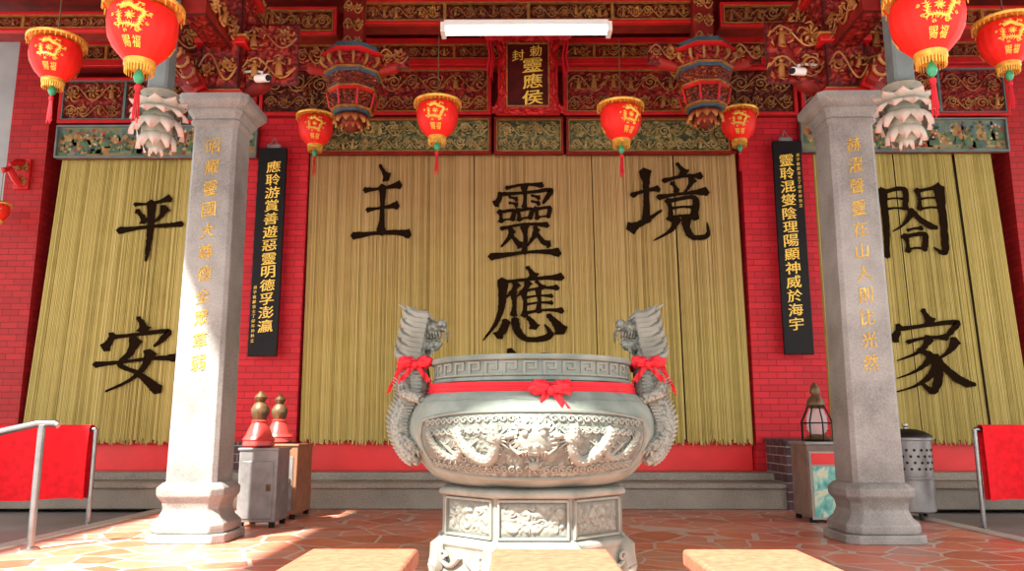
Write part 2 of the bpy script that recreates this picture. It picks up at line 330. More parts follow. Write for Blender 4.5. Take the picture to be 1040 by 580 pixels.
def brush_char(ch, w, h):
    mb = MB()
    for si, st in enumerate(BR[ch]):
        P = [Vector((x, y, q)) for x, y, q in st]
        if len(P) == 2:      # a straight stroke gets a slight bow
            d_ = P[1]-P[0]; P.insert(1, Vector(((P[0].x+P[1].x)/2+d_.y*.05, (P[0].y+P[1].y)/2-abs(d_.x)*.05, (P[0].z+P[1].z)*.42)))
        pts = []
        Q = [P[0]*2-P[1]] + P + [P[-1]*2-P[-2]]
        for i in range(1, len(Q)-2):
            for k in range(8):
                t = k/8; a, b_, c, d = Q[i-1], Q[i], Q[i+1], Q[i+2]
                q = .5*((2*b_) + (c-a)*t + (2*a-5*b_+4*c-d)*t*t + (3*b_-3*c+d-a)*t**3)
                lin = b_.lerp(c, t); pts.append(lin.lerp(q, .9))
        pts.append(P[-1]); n = len(pts); L = []; Rr = []
        for i, p in enumerate(pts):
            t = (pts[min(i+1, n-1)] - pts[max(i-1, 0)]); t.z = 0
            if t.length < 1e-6: t = Vector((1, 0, 0))
            t.normalize(); nn = Vector((-t.y, t.x, 0))
            e = min(i, n-1-i)/(n-1); wd = max(.5, p.z)*.59*(1 + .30*max(0, 1-e*6) - .26*math.sin(PI*i/(n-1)))*(.76+.40*abs(t.y))
            j1, j2 = (1+.24*noise.noise(Vector((p.x*.35, p.y*.35, si+.3+q_))) for q_ in (0, 9))
            L.append(p+nn*wd*j1); Rr.append(p-nn*wd*j2)
        # brush ends are cut on a slant
        d0 = (pts[1]-pts[0]).normalized(); d1 = (pts[-1]-pts[-2]).normalized()
        a0 = pts[0]-d0*pts[0].z*.40+Vector((-1, -.6, 0))*pts[0].z*.18; a1 = pts[-1]+d1*pts[-1].z*.35+Vector((.6, 1, 0))*pts[-1].z*.15
        ring = [a0]+L+[a1]+Rr[::-1]
        vs = [((x.x-50)/100*w, -.0004*si, (50-x.y)/100*h) for x in ring]
        m_ = len(L); fs = [(0, 1, len(ring)-1)] + [(1+i, 2+i, len(ring)-2-i, len(ring)-1-i) for i in range(m_-1)] + [(m_, m_+1, m_+2)]
        mb.add(vs, fs)
    return mb

# ------------------------------------------------------------------ relief carving
def rel(x, z, seed, sc):
    p = Vector((x*sc, z*sc, seed*7.31)); q = p + noise.noise_vector(p*.8)*.55
    d = noise.voronoi(q)[0]; s = .5+.5*math.sin(17*d[0] + 5*noise.noise(p*1.3))
    return max(0, min(1, .50*min(1, (d[1]-d[0])*1.8) + .50*s*(.6+.6*noise.noise(p*3.1))))
def carving(mb, x0, z0, W, H, y, depth, seed, sc=7, res=.012, ax='y', sgn=-1):
    nu, nv = max(4, int(W/res)), max(4, int(H/res)); sc *= 1.9; depth *= .75
    def fn(u, v):
        h = rel(x0+u*W, z0+v*H, seed, sc)
        e = min(u, 1-u)*W; g = min(v, 1-v)*H; k = min(1, min(e, g)/.03)
        d = y + sgn*depth*h*k
        P_ = (x0+u*W, d, z0+v*H) if ax == 'y' else ((d, x0+u*W, z0+v*H) if ax == 'x' else (x0+u*W, z0+v*H, d))
        return P_, h*k
    mb.grid(fn, nu, nv)
def scrolls(mb, x0, z0, W, H, y, seed, r=.011, ax='y', sgn=-1, hh=.85, rows=True):
    """running vine of spiral scrolls, flowers and small figures; tall fields get two rows"""
    if H > .30 and rows:
        scrolls(mb, x0, z0, W, H*.42, y, seed+500, r*.75, ax, sgn, hh, False); scrolls(mb, x0, z0+H*.42, W, H*.58, y, seed+900, r*.85, ax, sgn, hh, False); return
    rnd = random.Random(seed); n = max(2, round(W/(H*.84))); cw = W/n; r *= .85
    def T(x, z, d=0):
        return (x, y+sgn*d, z) if ax == 'y' else (y+sgn*d, x, z)
    mb.tube([T(x0+W*i/(n*8), z0+H*(.5+.36*math.sin(i/8*PI)), .012) for i in range(n*8+1)], r*.9, 5, hh)
    for k in range(n):
        cx = x0+(k+.5)*cw+rnd.uniform(-.12, .12)*cw; up = 1 if k % 2 else -1; cz = z0+H*(.5+.04*up+rnd.uniform(-.08, .08)); R0 = min(cw, H)*rnd.uniform(.26, .42); a0 = rnd.uniform(0, 2.2)
        kind = rnd.random()
        if kind < .42:      # spiral scroll
            pts = []; rad = []
            for i in range(16):
                q = i/15; a = a0-up*q*PI*2.9+PI*.5*up; rr = R0*(1-.80*q); pts.append(T(cx+rr*math.cos(a), cz+rr*math.sin(a)*.95, .012+.020*q)); rad.append(r*(1.1-.5*q))
            mb.tube(pts, rad, 5, hh)
        elif kind < .68:    # open flower
            for j in range(8):
                a = j*2*PI/8; mb.tube([T(cx+R0*.2*math.cos(a), cz+R0*.2*math.sin(a), .02), T(cx+R0*.65*math.cos(a), cz+R0*.65*math.sin(a), .032), T(cx+R0*1.0*math.cos(a+.1), cz+R0*1.0*math.sin(a+.1), .016)], [r*.5, r*1.7, r*.3], 5, hh)
        else:               # little standing figure
            mb.ball(T(cx, cz+R0*.75, .03), R0*.22, 6, 5, hh); mb.tube([T(cx, cz+R0*.6, .025), T(cx, cz, .035), T(cx, cz-R0*.95, .02)], [R0*.12, R0*.32, R0*.42], 6, hh)
            for g in (-1, 1): mb.tube([T(cx+g*R0*.15, cz+R0*.4, .03), T(cx+g*R0*.6, cz+R0*.1, .04), T(cx+g*R0*.55, cz+R0*.55, .03)], [r, r*.9, r*.6], 5, hh)
        mb.ball(T(cx, cz, .032), (R0*.16, R0*.16, R0*.16), 6, 4, hh)
        for j in range(6):
            a = j*2*PI/6+a0; p0 = T(cx+R0*.95*math.cos(a), cz+R0*.95*math.sin(a), .012); p1 = T(cx+R0*1.28*math.cos(a+.35), cz+R0*1.2*math.sin(a+.35), .026); p2 = T(cx+R0*1.38*math.cos(a+.75), cz+R0*1.22*math.sin(a+.75), .01)
            mb.tube([p0, p1, p2], [r*.7, r*1.15, r*.2], 5, hh)

# ================================================================== SETTING
XL, XR = -2.27, 2.37          # columns
YC, YW = 5.75, 8.40
mb = MB(); mb.box((0, 4.9, -.1), (6.6, 6.8, .2)); struct(mb.build('floor', M['paving']))
for s in (-1, 1):
    mb = MB(); mb.box((s*3.37, 4.7, -.09), (.14, 6.4, .20)); struct(mb.build('trim_%d' % (1 if s < 0 else 2), M['kerb'], bevel=.01))
for x in (-6.5, 6.5):
    mb = MB(); mb.box((x, 4.9, -.13), (6.10, 7.6, .2)); struct(mb.build('ground', M['grey_floor']))
mb = MB(); mb.box((0, -3, -.13), (20, 9, .2)); struct(mb.build('ground', M['grey_floor']))
for x, wd in ((0, 6.7), (-5.2, 3.6), (5.2, 3.6)):
    mb = MB(); mb.box((x, 8.3, .11), (wd, 1.0, .22)); mb.box((x, 8.28, .215), (wd, 1.02, .05)); mb.box((x, 8.5, .28), (wd, .7, .08)); struct(mb.build('stone_step', M['granite_w'], bevel=.012))
for x0, x1, mm in ((-5.62, -5.20, 'brick_d'), (-3.02, -2.33, 'brick'), (2.36, 3.12, 'brick'), (5.24, 7.5, 'brick_d')):
    mb = MB(); mb.box(((x0+x1)/2, 8.62, 2.9), (x1-x0, .5, 5.2)); struct(mb.build('wall_back', M[mm]))
mb = MB(); mb.box((0, 9.3, 2.7), (15, .1, 5.6)); struct(mb.build('wall_inner', M['interior']))
mb = MB(); mb.box((.9, 8.75, 4.7), (13, .2, 2.0)); struct(mb.build('wall_upper', M['redwood']))
mb = MB(); mb.box((2.76, 8.045, .31), (.62, .62, .62)); mb.box((2.76, 8.04, .635), (.66, .64, .03)); struct(mb.build('baseboard_back', M['dark_tile']))
mb = MB(); mb.box((-2.68, 8.33, .47), (.70, .08, .29)); struct(mb.build('baseboard_left', M['dark_tile']))
# roofs: rear hall eave, and unseen plates in front shaped to cut the sun
mb = MB(); mb.box((0, 7.0, 5.55), (15, 3.7, .12)); mb.box((1.42, 3.4, 4.35), (9.8, 3.6, .1)); mb.box((0, 5.02, 4.35), (15, .34, .1)); mb.box((-7.0, 3.4, 4.35), (3.8, 3.6, .1))  # front strip and left plate added only to shade step and ground
mb.box((0, 5.25, 4.95), (15, .12, 1.3)); struct(mb.build('ceiling_and_sun_blockers', M['redwood']))
mb = MB(); mb.box((-6.6, 8.9, 2.7), (2.1, .1, 5.4)); struct(mb.build('wall_left', M['pale_wall']))

for nm, x0, x1, lab in (('c', -2.32, 2.35, 'long red threshold board under the middle curtain'), ('l', -5.19, -3.03, 'red threshold board under the left curtain'), ('r', 3.13, 5.23, 'red threshold board under the right curtain')):
    mb = MB(); mb.box(((x0+x1)/2, 8.54, .455), (x1-x0, .10, .27)); mb.box(((x0+x1)/2, 8.54, .60), (x1-x0, .13, .03))
    tag(mb.build('threshold_board', M['red_bright'], bevel=.006), lab, 'threshold', 'red threshold boards')

# ================================================================== CURTAINS
def curtain(label, xt0, xt1, xb0, xb1, zt, zb, gaps, chars, seed, mm):
    rnd = random.Random(seed)
    t = thing('bead_curtain', label, 'curtain', (0, YW, 0), 'hanging strand curtains')
    mb = MB(); W = xt1-xt0; n = int(W/.0145)
    for layer in range(2):
        for i in range(n):
            f = (i+.5*layer+rnd.uniform(-.08, .08))/n
            xt = xt0+f*W; xb = xb0+f*(xb1-xb0)
            sk = False
            for g, gw in gaps:
                if abs(xt-g) < gw and rnd.random() < .8: sk = True
            if sk: continue
            y = .010*layer + .005*math.sin(xt*9+seed) + rnd.uniform(-.002, .002)
            hh = min(1, max(0, .56+.06*math.sin(xt*5+seed+1)+rnd.uniform(-.36, .32)))
            zend = zb+rnd.uniform(-.035, .035); j = rnd.uniform(-.0025, .0025)
            pts = [(xt+(xb-xt)*k/5+j*math.sin(k/5*PI)+rnd.uniform(-.0006, .0006), y+.002*math.sin(k*.9+i), zt+(zend-zt)*k/5) for k in range(6)]
            mb.tube(pts, .0061, 6, hh)
    st = mb.build('strands', mm, t, recalc=False); st['kind'] = 'stuff'
    mb = MB(); mb.box(((xt0+xt1)/2, 0.006, zt+.012), (W+.02, .05, .03)); mb.build('top_rail', M['redwood'], t)
    yf = -.024
    for ch, u0, v0, u1, v1 in chars:
        Y = YW+yf
        c = at((u0+u1)/2, (v0+v1)/2, Y); a = at(u0, (v0+v1)/2, Y); b_ = at(u1, (v0+v1)/2, Y)
        top = at((u0+u1)/2, v0, Y); bot = at((u0+u1)/2, v1, Y)
        o = brush_char(ch, b_.x-a.x, top.z-bot.z).build('painted_character', M['ink'], t, recalc=False)
        o.location = (c.x, yf, c.z); o['label'] = 'black brush character on the strands'
zt = at(520, 157, YW).z; zb = at(520, 449, YW).z
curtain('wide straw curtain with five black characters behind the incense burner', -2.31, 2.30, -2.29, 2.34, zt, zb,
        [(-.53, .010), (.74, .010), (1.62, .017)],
        [('主', 362, 171, 414, 240), ('境', 643, 169, 715, 242), ('靈', 500, 187, 565, 260), ('應', 495, 274, 573, 344), ('侯', 503, 356, 573, 428)], 3, M['strand_tint'])
curtain('left straw curtain with two black characters beside the brick wall', -5.02, -3.04, -5.16, -3.04, zt, zb,
        [(-3.95, .010), (-3.55, .012)], [('平', 120, 194, 185, 261), ('安', 101, 325, 179, 396)], 5, M['strand'])
curtain('right straw curtain with two black characters behind the steel drum', 3.14, 5.06, 3.14, 5.2, zt, zb,
        [(4.0, .010), (4.65, .012)], [('閤', 893, 187, 962, 258), ('家', 904, 318, 981, 395)], 8, M['strand'])

# ================================================================== UPPER WOODWORK on the back wall
def panel(name, label, cat, u0, v0, u1, v1, Y, m, depth, seed, frame=None, sc=7, group=None, fw=.035, stripe=None, bd=.16, scr=None, bays=None, scene=False):
    vm = (v0+v1)/2; um = (u0+u1)/2
    x0, x1 = at(u0, vm, Y).x, at(u1, vm, Y).x; z1, z0 = at(um, v0, Y).z, at(um, v1, Y).z
    t = thing(name, label, cat, ((x0+x1)/2, Y, z0), group); W, H = x1-x0, z1-z0
    mb = MB(); mb.box((0, bd/2, H/2), (W, bd, H)); mb.build('backing', M['redwood'], t)
    if scene:      # dense painted scene in flat layers: rocks, banks, foliage and blossom
        rnd = random.Random(seed); f = fw+.006
        mb = MB(); mb.box((0, -.004, H/2), (W-.03, .008, H-.03)); mb.build('painted_ground', M['p_sky'], t)
        def hill(mb, cx, z, w, h, d):
            n = 18; vs = [(cx, d, z)]
            for i in range(n+1):
                a = PI*i/n; k = 1+.28*noise.noise(Vector((cx*3+i*.45, h*9, seed))); vs.append((max(-W/2+f, min(W/2-f, cx-math.cos(a)*w*k)), d, max(f, min(H-f, z+math.sin(a)*h*k))))
            mb.add(vs, [(0, i+1, i+2) for i in range(n)])
        def flower(mb, cx, cz, r, d):
            n = 20; vs = [(cx, d, cz)]
            for i in range(n): 
                a = 2*PI*i/n; k = r*(.7+.3*math.cos(a*5)); vs.append((max(-W/2+f, min(W/2-f, cx+k*math.cos(a))), d, max(f, min(H-f, cz+k*math.sin(a)))))
            mb.add(vs, [(0, i+1, (i+1) % n+1) for i in range(n)])
        for li, (nm, mm, cnt, hk) in enumerate((('blue_rocks', 'p_blue', 13, .80), ('ochre_banks', 'p_ochre', 15, .55), ('green_hills', 'p_green', 19, .42))):
            mb = MB()
            for i in range(cnt): hill(mb, -W/2+W*(i+rnd.uniform(.1, .9))/cnt, f+H*rnd.uniform(0, .30), W/cnt*rnd.uniform(.35, .85), H*hk*rnd.uniform(.6, 1.15), -.010-.001*li)
            mb.build(nm, M[mm], t, recalc=False)
        for li, (nm, mm, cnt, r) in enumerate((('dark_foliage', 'p_dark', 70, .026), ('green_foliage', 'p_green', 60, .024), ('ochre_blossom', 'p_ochre', 46, .026), ('red_blossom', 'p_red', 34, .024), ('cream_blossom', 'p_cream', 34, .018))):
            mb = MB()
            for i in range(cnt): flower(mb, rnd.uniform(-W/2+.05, W/2-.05), rnd.uniform(.12, .90)*H, r*rnd.uniform(.6, 1.3), -.014-.0006*li)
            mb.build(nm, M[mm], t, recalc=False)
    else:
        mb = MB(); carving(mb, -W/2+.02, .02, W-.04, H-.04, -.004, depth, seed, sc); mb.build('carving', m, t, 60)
    if frame:
        mb = MB()
        for zz in (fw/2, H-fw/2): mb.box((0, -.02, zz), (W, .05, fw))
        for xx in (-W/2+fw/2, W/2-fw/2): mb.box((xx, -.02, H/2), (fw, .05, H-2*fw))
        mb.build('frame', frame, t, bevel=.005)
    k = bays or max(1, int(W/.75)); f = fw+.008
    if stripe:
        mb = MB()
        for zz in (f, H-f): mb.box((0, -.03, zz), (W-2*f, .03, .010))
        for xx in (-W/2+f, W/2-f): mb.box((xx, -.03, H/2), (.010, .03, H-2*f))
        for i in range(1, k): mb.box((-W/2+i*W/k, -.03, H/2), (.026, .04, H-2*f))
        mb.build('gilt_moulding', stripe, t)
    if scr:
        mb = MB(); hs = H-2*f-.03
        for i in range(k): scrolls(mb, -W/2+i*W/k+.05, f+.015, W/k-.10, hs, -.014, seed*31+i, r=max(.005, min(.011, hs*.05)))
        mb.build('gilt_scrolls', scr, t, 60)
    return t
YP = 8.30
G = M['gold_dull']; GS = M['gold_scroll']; TF = M['tealframe']
panel('painted_frieze', 'painted gold and green frieze above the character left of centre', 'painted panel', 318, 120, 499, 157, YP, M['fr_ground'], .012, 1, M['redwood'], 6, stripe=G, bd=.04, fw=.022, scr=M['vine'], bays=1)
panel('painted_frieze', 'short painted frieze directly under the name plaque', 'painted panel', 502, 120, 572, 157, YP, M['fr_ground'], .012, 1, M['redwood'], 6, stripe=G, bd=.04, fw=.022, scr=M['vine'], bays=1)
panel('painted_frieze', 'painted gold and green frieze above the character right of centre', 'painted panel', 575, 120, 742, 157, YP, M['fr_ground'], .012, 2, M['redwood'], 6, stripe=G, bd=.04, fw=.022, scr=M['vine'], bays=1)
panel('painted_frieze', 'painted green floral frieze above the left curtain', 'painted panel', 58, 128, 262, 161, YP, None, .02, 3, M['bluepost'], 5, bd=.04, fw=.02, scene=True)
panel('painted_frieze', 'painted green floral frieze above the right curtain', 'painted panel', 812, 121, 1022, 155, YP, None, .02, 2, M['bluepost'], 6, bd=.04, fw=.02, scene=True)
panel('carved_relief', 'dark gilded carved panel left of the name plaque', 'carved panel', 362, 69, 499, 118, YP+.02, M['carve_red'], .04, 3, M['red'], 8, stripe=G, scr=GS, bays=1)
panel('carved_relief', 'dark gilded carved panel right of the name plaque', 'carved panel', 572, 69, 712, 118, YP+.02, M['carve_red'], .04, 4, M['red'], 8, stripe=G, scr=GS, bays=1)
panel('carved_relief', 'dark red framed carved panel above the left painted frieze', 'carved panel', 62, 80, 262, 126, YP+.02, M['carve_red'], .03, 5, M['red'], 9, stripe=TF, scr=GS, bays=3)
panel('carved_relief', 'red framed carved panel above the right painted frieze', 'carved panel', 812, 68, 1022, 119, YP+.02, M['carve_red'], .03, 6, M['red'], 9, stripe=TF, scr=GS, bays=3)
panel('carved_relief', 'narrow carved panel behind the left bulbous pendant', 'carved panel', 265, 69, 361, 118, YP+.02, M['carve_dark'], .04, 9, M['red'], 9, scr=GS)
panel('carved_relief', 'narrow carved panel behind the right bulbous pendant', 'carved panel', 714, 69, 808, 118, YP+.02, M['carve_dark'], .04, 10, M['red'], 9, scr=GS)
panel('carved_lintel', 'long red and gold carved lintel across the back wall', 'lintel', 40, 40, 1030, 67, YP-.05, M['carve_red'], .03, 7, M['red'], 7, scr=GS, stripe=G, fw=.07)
# transverse beams over the porch
YB = 6.8
def beam(label, u0, u1, v0, v1, Y, m, seed, frame):
    return panel('carved_beam', label, 'beam', u0, v0, u1, v1, Y, m, .04, seed, frame, 8, 'carved porch beams', fw=.03, scr=GS, stripe=G)
beam('long gilded carved beam above the fluorescent light', 368, 706, 1, 26, YB, M['carve_gold'], 11, M['red'])
beam('gilded carved beam section right of the left stone column', 252, 343, 9, 37, YB, M['carve_gold'], 12, M['red'])
beam('gilded carved beam section left of the right stone column', 730, 822, 4, 29, YB, M['carve_gold'], 13, M['red'])
beam('dark red carved beam behind the two left lanterns', -60, 200, 14, 34, YB, M['carve_red'], 14, M['red'])
beam('dark red carved beam behind the two right lanterns', 880, 1110, 8, 30, YB, M['carve_red'], 15, M['red'])
z_ = at(520, -6, YB).z
mb = MB(); mb.box((0, YB+.08, z_+.1), (14, .3, .3)); mb.box((0, YB+.08, z_+.55), (14, .2, .6)); struct(mb.build('trim_3', M['redwood']))
mb = MB()
for i in range(24):
    x = -6.3+i*.55; mb.box((x, 7.0, 5.42), (.12, 3.5, .14))
struct(mb.build('trim_4', M['red']))

# ================================================================== petals / pendants
def petals(mb, z, r0, r1, dz, n, w, rot=0, curl=.3):
    for k in range(n):
        a = 2*PI*k/n+rot; ca, sa = math.cos(a), math.sin(a)
        def fn(u, v):
            wd = w*math.sin(PI*(.18+.82*v)**.8)*(u-.5)*2*.5 if v < .999 else 0
            cup = (abs(u-.5)*2)**2*.25*w
            r = r0+(r1-r0)*(math.sin(v*PI/2)) - cup; zz = z+dz*v + curl*dz*.3*math.sin(v*PI)
            return (r*ca-wd*sa, r*sa+wd*ca, zz), .15+.85*v*(1-.25*abs(u-.5)*2)
        mb.grid(fn, 6, 6)
def lotus_pendant(label, x, y, zb):
    t = thing('lotus_pendant', label, 'pendant', (x, y, zb), 'carved lotus pendants')
    mb = MB(); mb.cham([(.065, .40), (.065, 1.15)]); mb.build('post', M['bluepost'], t)
    mb = MB(); mb.lathe([(.07, .34), (.11, .36), (.09, .385), (.12, .41), (.075, .44)], 24, h=.42); mb.build('collar', M['lotus'], t)
    mb = MB(); mb.lathe([(.02, .02), (.06, .05), (.095, .12), (.105, .20), (.095, .28), (.07, .35)], 24, h=.3); mb.build('core', M['lotus'], t)
    for nm, a in (('crown_petals', (.27, .09, .185, .085, 9, .15, .1, .3)), ('upper_petals', (.31, .08, .185, -.07, 9, .15, .45, -.6)), ('middle_petals', (.24, .10, .175, -.12, 9, .14, 0, -.5)), ('lower_petals', (.15, .085, .125, -.12, 8, .12, .3, -.3)), ('tip_petals', (.07, .04, .05, -.08, 6, .07, 0, -.2))):
        mb = MB(); petals(mb, *a); mb.build(nm, M['lotus'], t, 60, False)
YPD = 4.98
pl = at(158, 157, YPD); pr = at(921, 150, YPD)
lotus_pendant('weathered lotus pendant hanging left of the left stone column', pl.x, YPD, pl.z)
lotus_pendant('weathered lotus pendant hanging right of the right stone column', pr.x, YPD, pr.z)
def basket_pendant(label, u, v0, v1, seed):
    b0 = at(u, v1, YB-.12); b1 = at(u, v0, YB-.12); H = b1.z-b0.z
    t = thing('basket_pendant', label, 'pendant', (b0.x, YB-.05, b0.z), 'carved basket pendants')
    mb = MB(); mb.cham([(.09, H*.98), (.09, H+.75)]); mb.build('post', M['redwood'], t)
    mb = MB(); scrolls(mb, -.085, H*1.06, .17, .165, -.088, seed+70, .009); scrolls(mb, -.085, H*1.06+.17, .17, .165, -.088, seed+71, .009); scrolls(mb, -.085, H*1.06+.34, .17, .165, -.088, seed+72, .009)
    mb.build('post_scrolls', GS, t, 60)
    S = .88
    def ring(r0, r1, z0, z1, n, sd, dp=.04):      # octagonal carved drum
        mb = MB(); r0 *= S; r1 *= S
        def fn(u_, v_):
            a = u_*2*PI; h = rel(a*.28, v_*.25+z0, sd, 18); oc = 1/math.cos(((a+PI/8) % (PI/4))-PI/8)
            r = (r0+(r1-r0)*v_)*oc+dp*h*math.sin(PI*v_)
            return (r*math.cos(a), r*math.sin(a), z0+(z1-z0)*v_), h
        mb.grid(fn, 160, 20, True); return mb
    def slab(r, z, th, m, nm='tier'):
        r *= S; mb = MB(); mb.lathe([(r*.92, z), (r, z+th*.4), (r, z+th)], 8, rot=PI/8); return mb.build(nm, m, t, 25)
    def curls(r, z, n, k, nm, m):                 # outward curling carved brackets round a tier
        mb = MB(); r *= S
        for j in range(n):
            a = 2*PI*(j+.5)/n; ca, sa = math.cos(a), math.sin(a)
            mb.tube([(ca*(r+dx*k), sa*(r+dx*k), z+dz*k) for dx, dz in ((-.02, -.06), (.03, -.05), (.07, -.01), (.065, .04), (.03, .045), (.02, .02))], [.014*k+.003]*5+[.005], 6, .9)
            mb.ball((ca*(r+.045*k), sa*(r+.045*k), z+.01*k), .020*k, 6, 5, .7)
        mb.build(nm, m, t, 60)
    ring(.25, .29, H*.78, H*.96, 48, seed, .05).build('capital', M['carve_red'], t, 60)
    curls(.29, H*.88, 16, .7, 'capital_scrolls', GS)
    slab(.34, H*.965, .03, M['red'], 'cap_slab'); slab(.32, H*1.005, .016, M['gold_dull']); slab(.27, H*1.025, .06, M['green'])
    slab(.30, H*.765, .014, M['gold_dull']); slab(.28, H*.72, .034, M['green'])
    ring(.21, .25, H*.56, H*.72, 40, seed+2).build('neck', M['carve_gold'], t, 60)
    slab(.255, H*.54, .014, M['gold_dull']); slab(.24, H*.50, .03, M['red'])
    ring(.18, .215, H*.30, H*.50, 40, seed+1, .05).build('basket', M['carve_gold'], t, 60)
    mb = MB()     # upright ribs on the basket corners
    for j in range(8):
        a0 = 2*PI*j/8+PI/8; mb.tube([((.195+.03*i/4)*math.cos(a0), (.195+.03*i/4)*math.sin(a0), H*(.31+.19*i/4)) for i in range(5)], .010, 5, .8)
    mb.build('ribs', M['red'], t)
    slab(.22, H*.285, .014, M['gold_dull']); slab(.19, H*.25, .022, M['green'])
    mb = MB(); petals(mb, H*.26, .11, .165, -H*.14, 11, .11, 0, -.4); mb.build('petals', M['carve_gold'], t, 60, False)
    mb = MB(); petals(mb, H*.18, .08, .10, -H*.12, 9, .08, .2, -.4); mb.build('lower_petals', M['carve_red'], t, 60, False)
    mb = MB(); mb.lathe([(.01, H*.03), (.05, H*.06), (.09, H*.13), (.11, H*.27)], 20); mb.build('bulb', M['carve_dark'], t)
    for s in (-1, 1):
        mb = MB(); mb.tube([(s*.24, -.02, H*.84), (s*.36, -.02, H*.88), (s*.46, -.02, H*1.0), (s*.42, -.02, H*1.10)], [.05, .06, .05, .03], 8)
        carving(mb, (-.50 if s < 0 else .24), H*.84, .26, H*.28, -.06, .05, seed+3, 9); mb.build('bracket', M['carve_red'], t, 60)
        mb = MB(); scrolls(mb, (-.50 if s < 0 else .24), H*.85, .26, H*.26, -.10, seed+s, .010); mb.build('bracket_scrolls', GS, t, 60)
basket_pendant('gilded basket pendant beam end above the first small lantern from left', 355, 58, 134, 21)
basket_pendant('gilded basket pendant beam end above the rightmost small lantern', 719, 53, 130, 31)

# ================================================================== STONE COLUMNS
ZT = at(228, 97, YC-.2).z
def column(label, x, text, seed):
    t = thing('stone_column', label, 'column', (x, YC, 0), 'inscribed granite columns')
    mb = MB(); mb.cham([(.268, 0), (.268, .06)], k=.25); mb.cham([(.242, .06), (.248, .08), (.248, .12), (.212, .16), (.192, .21), (.20, .26), (.230, .30), (.233, .35), (.206, .38), (.188, .39)], k=.3)
    mb.build('column_base', M['granite'], t, 30, bevel=.008)
    rr = lambda z: .176-.016*((z-.38)/(ZT-.59))
    mb = MB(); mb.cham([(rr(.38), .38), (rr(ZT-.21), ZT-.21)], k=.16); mb.build('shaft', M['granite'], t, 20, bevel=.004)
    mb = MB(); mb.cham([(.160, ZT-.22), (.18, ZT-.20), (.18, ZT-.18), (.17, ZT-.165), (.20, ZT-.115), (.20, ZT-.10), (.22, ZT-.09), (.255, ZT-.045), (.255, ZT)], k=.16)
    mb.build('capital', M['granite'], t, 30)
    mb = MB(); z1 = at(218, 136, YC-.2).z; z0 = at(205, 380, YC-.2).z
    vtext(mb, text, 0, 0, z1, z0, .102, bold=.008, warp=.05, slant=.18)
    mb.v = [(a, -rr(c_)-.004, c_) for a, b_, c_ in mb.v]
    o = mb.build('inscription', M['gold_flat'], t, recalc=False); o['label'] = 'gold characters cut down the shaft'
    # carved timber above the capital
    so = -1 if x < 0 else 1
    k = thing('carved_bracket', 'carved red and gold timber bracket on top of the '+('left' if x < 0 else 'right')+' stone column', 'bracket', (x, YC, ZT), 'column top brackets')
    mb = MB(); mb.box((0, 0, .75), (.28, .28, 1.5)); mb.build('post', M['redwood'], k)
    for z, a, th, mm in ((.0, .38, .05, 'red'), (.05, .34, .02, 'gold_dull'), (.42, .38, .05, 'red'), (.47, .41, .02, 'gold_dull'), (.86, .40, .06, 'red')):
        mb = MB(); mb.box((0, 0, z+th/2), (a, a, th)); mb.build('tier', M[mm], k, bevel=.008)
    mb = MB(); carving(mb, -.14, .08, .28, 1.3, -.145, .05, seed, 9)
    for s in (-1, 1): carving(mb, -.14, .08, .28, 1.3, s*.145, .05, seed+2, 9, ax='x', sgn=s)
    mb.build('post_carving', M['carve_red'], k, 60)
    mb = MB()
    for i in range(4): scrolls(mb, -.14, .09+.32*i, .28, .28, -.175, seed+i, .011)
    mb.build('post_scrolls', GS, k, 60)
    for s in (-1, 1):
        mb = MB(); pts = [(s*.14, 0, .10), (s*.26, 0, .16), (s*.36, 0, .30), (s*.42, 0, .48), (s*.52, 0, .58)]
        mb.tube(pts, [.05, .07, .08, .07, .05], 8, .3)
        carving(mb, (.14 if s > 0 else -.56), .14, .42, .5, -.05, .05, seed+5+s, 9)
        mb.build('side_brace', M['carve_red'], k, 60)
        mb = MB()
        for i in range(2): scrolls(mb, (.15 if s > 0 else -.55), .15+.24*i, .40, .22, -.09, seed+40+i, .010)
        mb.build('side_brace_scrolls', GS, k, 60)
    # slanted arms running outward and up beside the column
    for y0, ln, mm in ((-.19, .95, 'red'), (-.30, .80, 'redwood')):
        A0 = Vector((so*.10, y0, .04)); dr = Vector((so*.62, -.05, .78)).normalized(); nrm = Vector((-dr.z*so, 0, dr.x*so)).normalized()
        mb = MB(); pts = [A0+dr*ln*i/8+nrm*.03*math.sin(i/8*PI*2.2) for i in range(9)]
        mb.tube(pts, [.05, .06, .055, .065, .055, .065, .06, .075, .05], 4, .45)
        mb.build('slanted_arm', M[mm], k, 30)
        mb = MB()
        for i in range(9):
            c = A0+dr*ln*(i+.5)/9+nrm*.03*math.sin((i+.5)/9*PI*2.2)
            for g in (-1, 1):
                mb.tube([c+Vector((0, -.055, 0)), c+Vector((0, -.07, 0))+nrm*g*.03, c+Vector((0, -.06, 0))+nrm*g*.05+dr*.03, c+Vector((0, -.05, 0))+nrm*g*.035+dr*.05], [.012, .013, .010, .004], 6, .92)
        mb.build('arm_scrolls', GS, k, 60)
    mb = MB(); mb.box((0, -.40, .52), (.18, .56, .26)); mb.build('front_beam', M['redwood'], k)
    mb = MB()
    for s in (-1, 1): scrolls(mb, -.67, .41, .52, .22, s*.094, seed+8, .011, ax='x', sgn=s)
    mb.build('front_beam_scrolls', GS, k, 60)
    mb = MB(); carving(mb, -.09, -.67, .18, .52, .39, .04, seed+9, 9, ax='z', sgn=-1); mb.build('front_beam_carving', M['carve_red'], k, 60)
    mb = MB(); mb.box((0, .46, .95), (.22, .9, .34)); mb.build('rear_beam', M['redwood'], k)
    mb = MB()
    for s in (-1, 1): scrolls(mb, .17, .80, .73, .30, s*.114, seed+12, .012, ax='x', sgn=s)
    mb.build('rear_beam_scrolls', GS, k, 60)
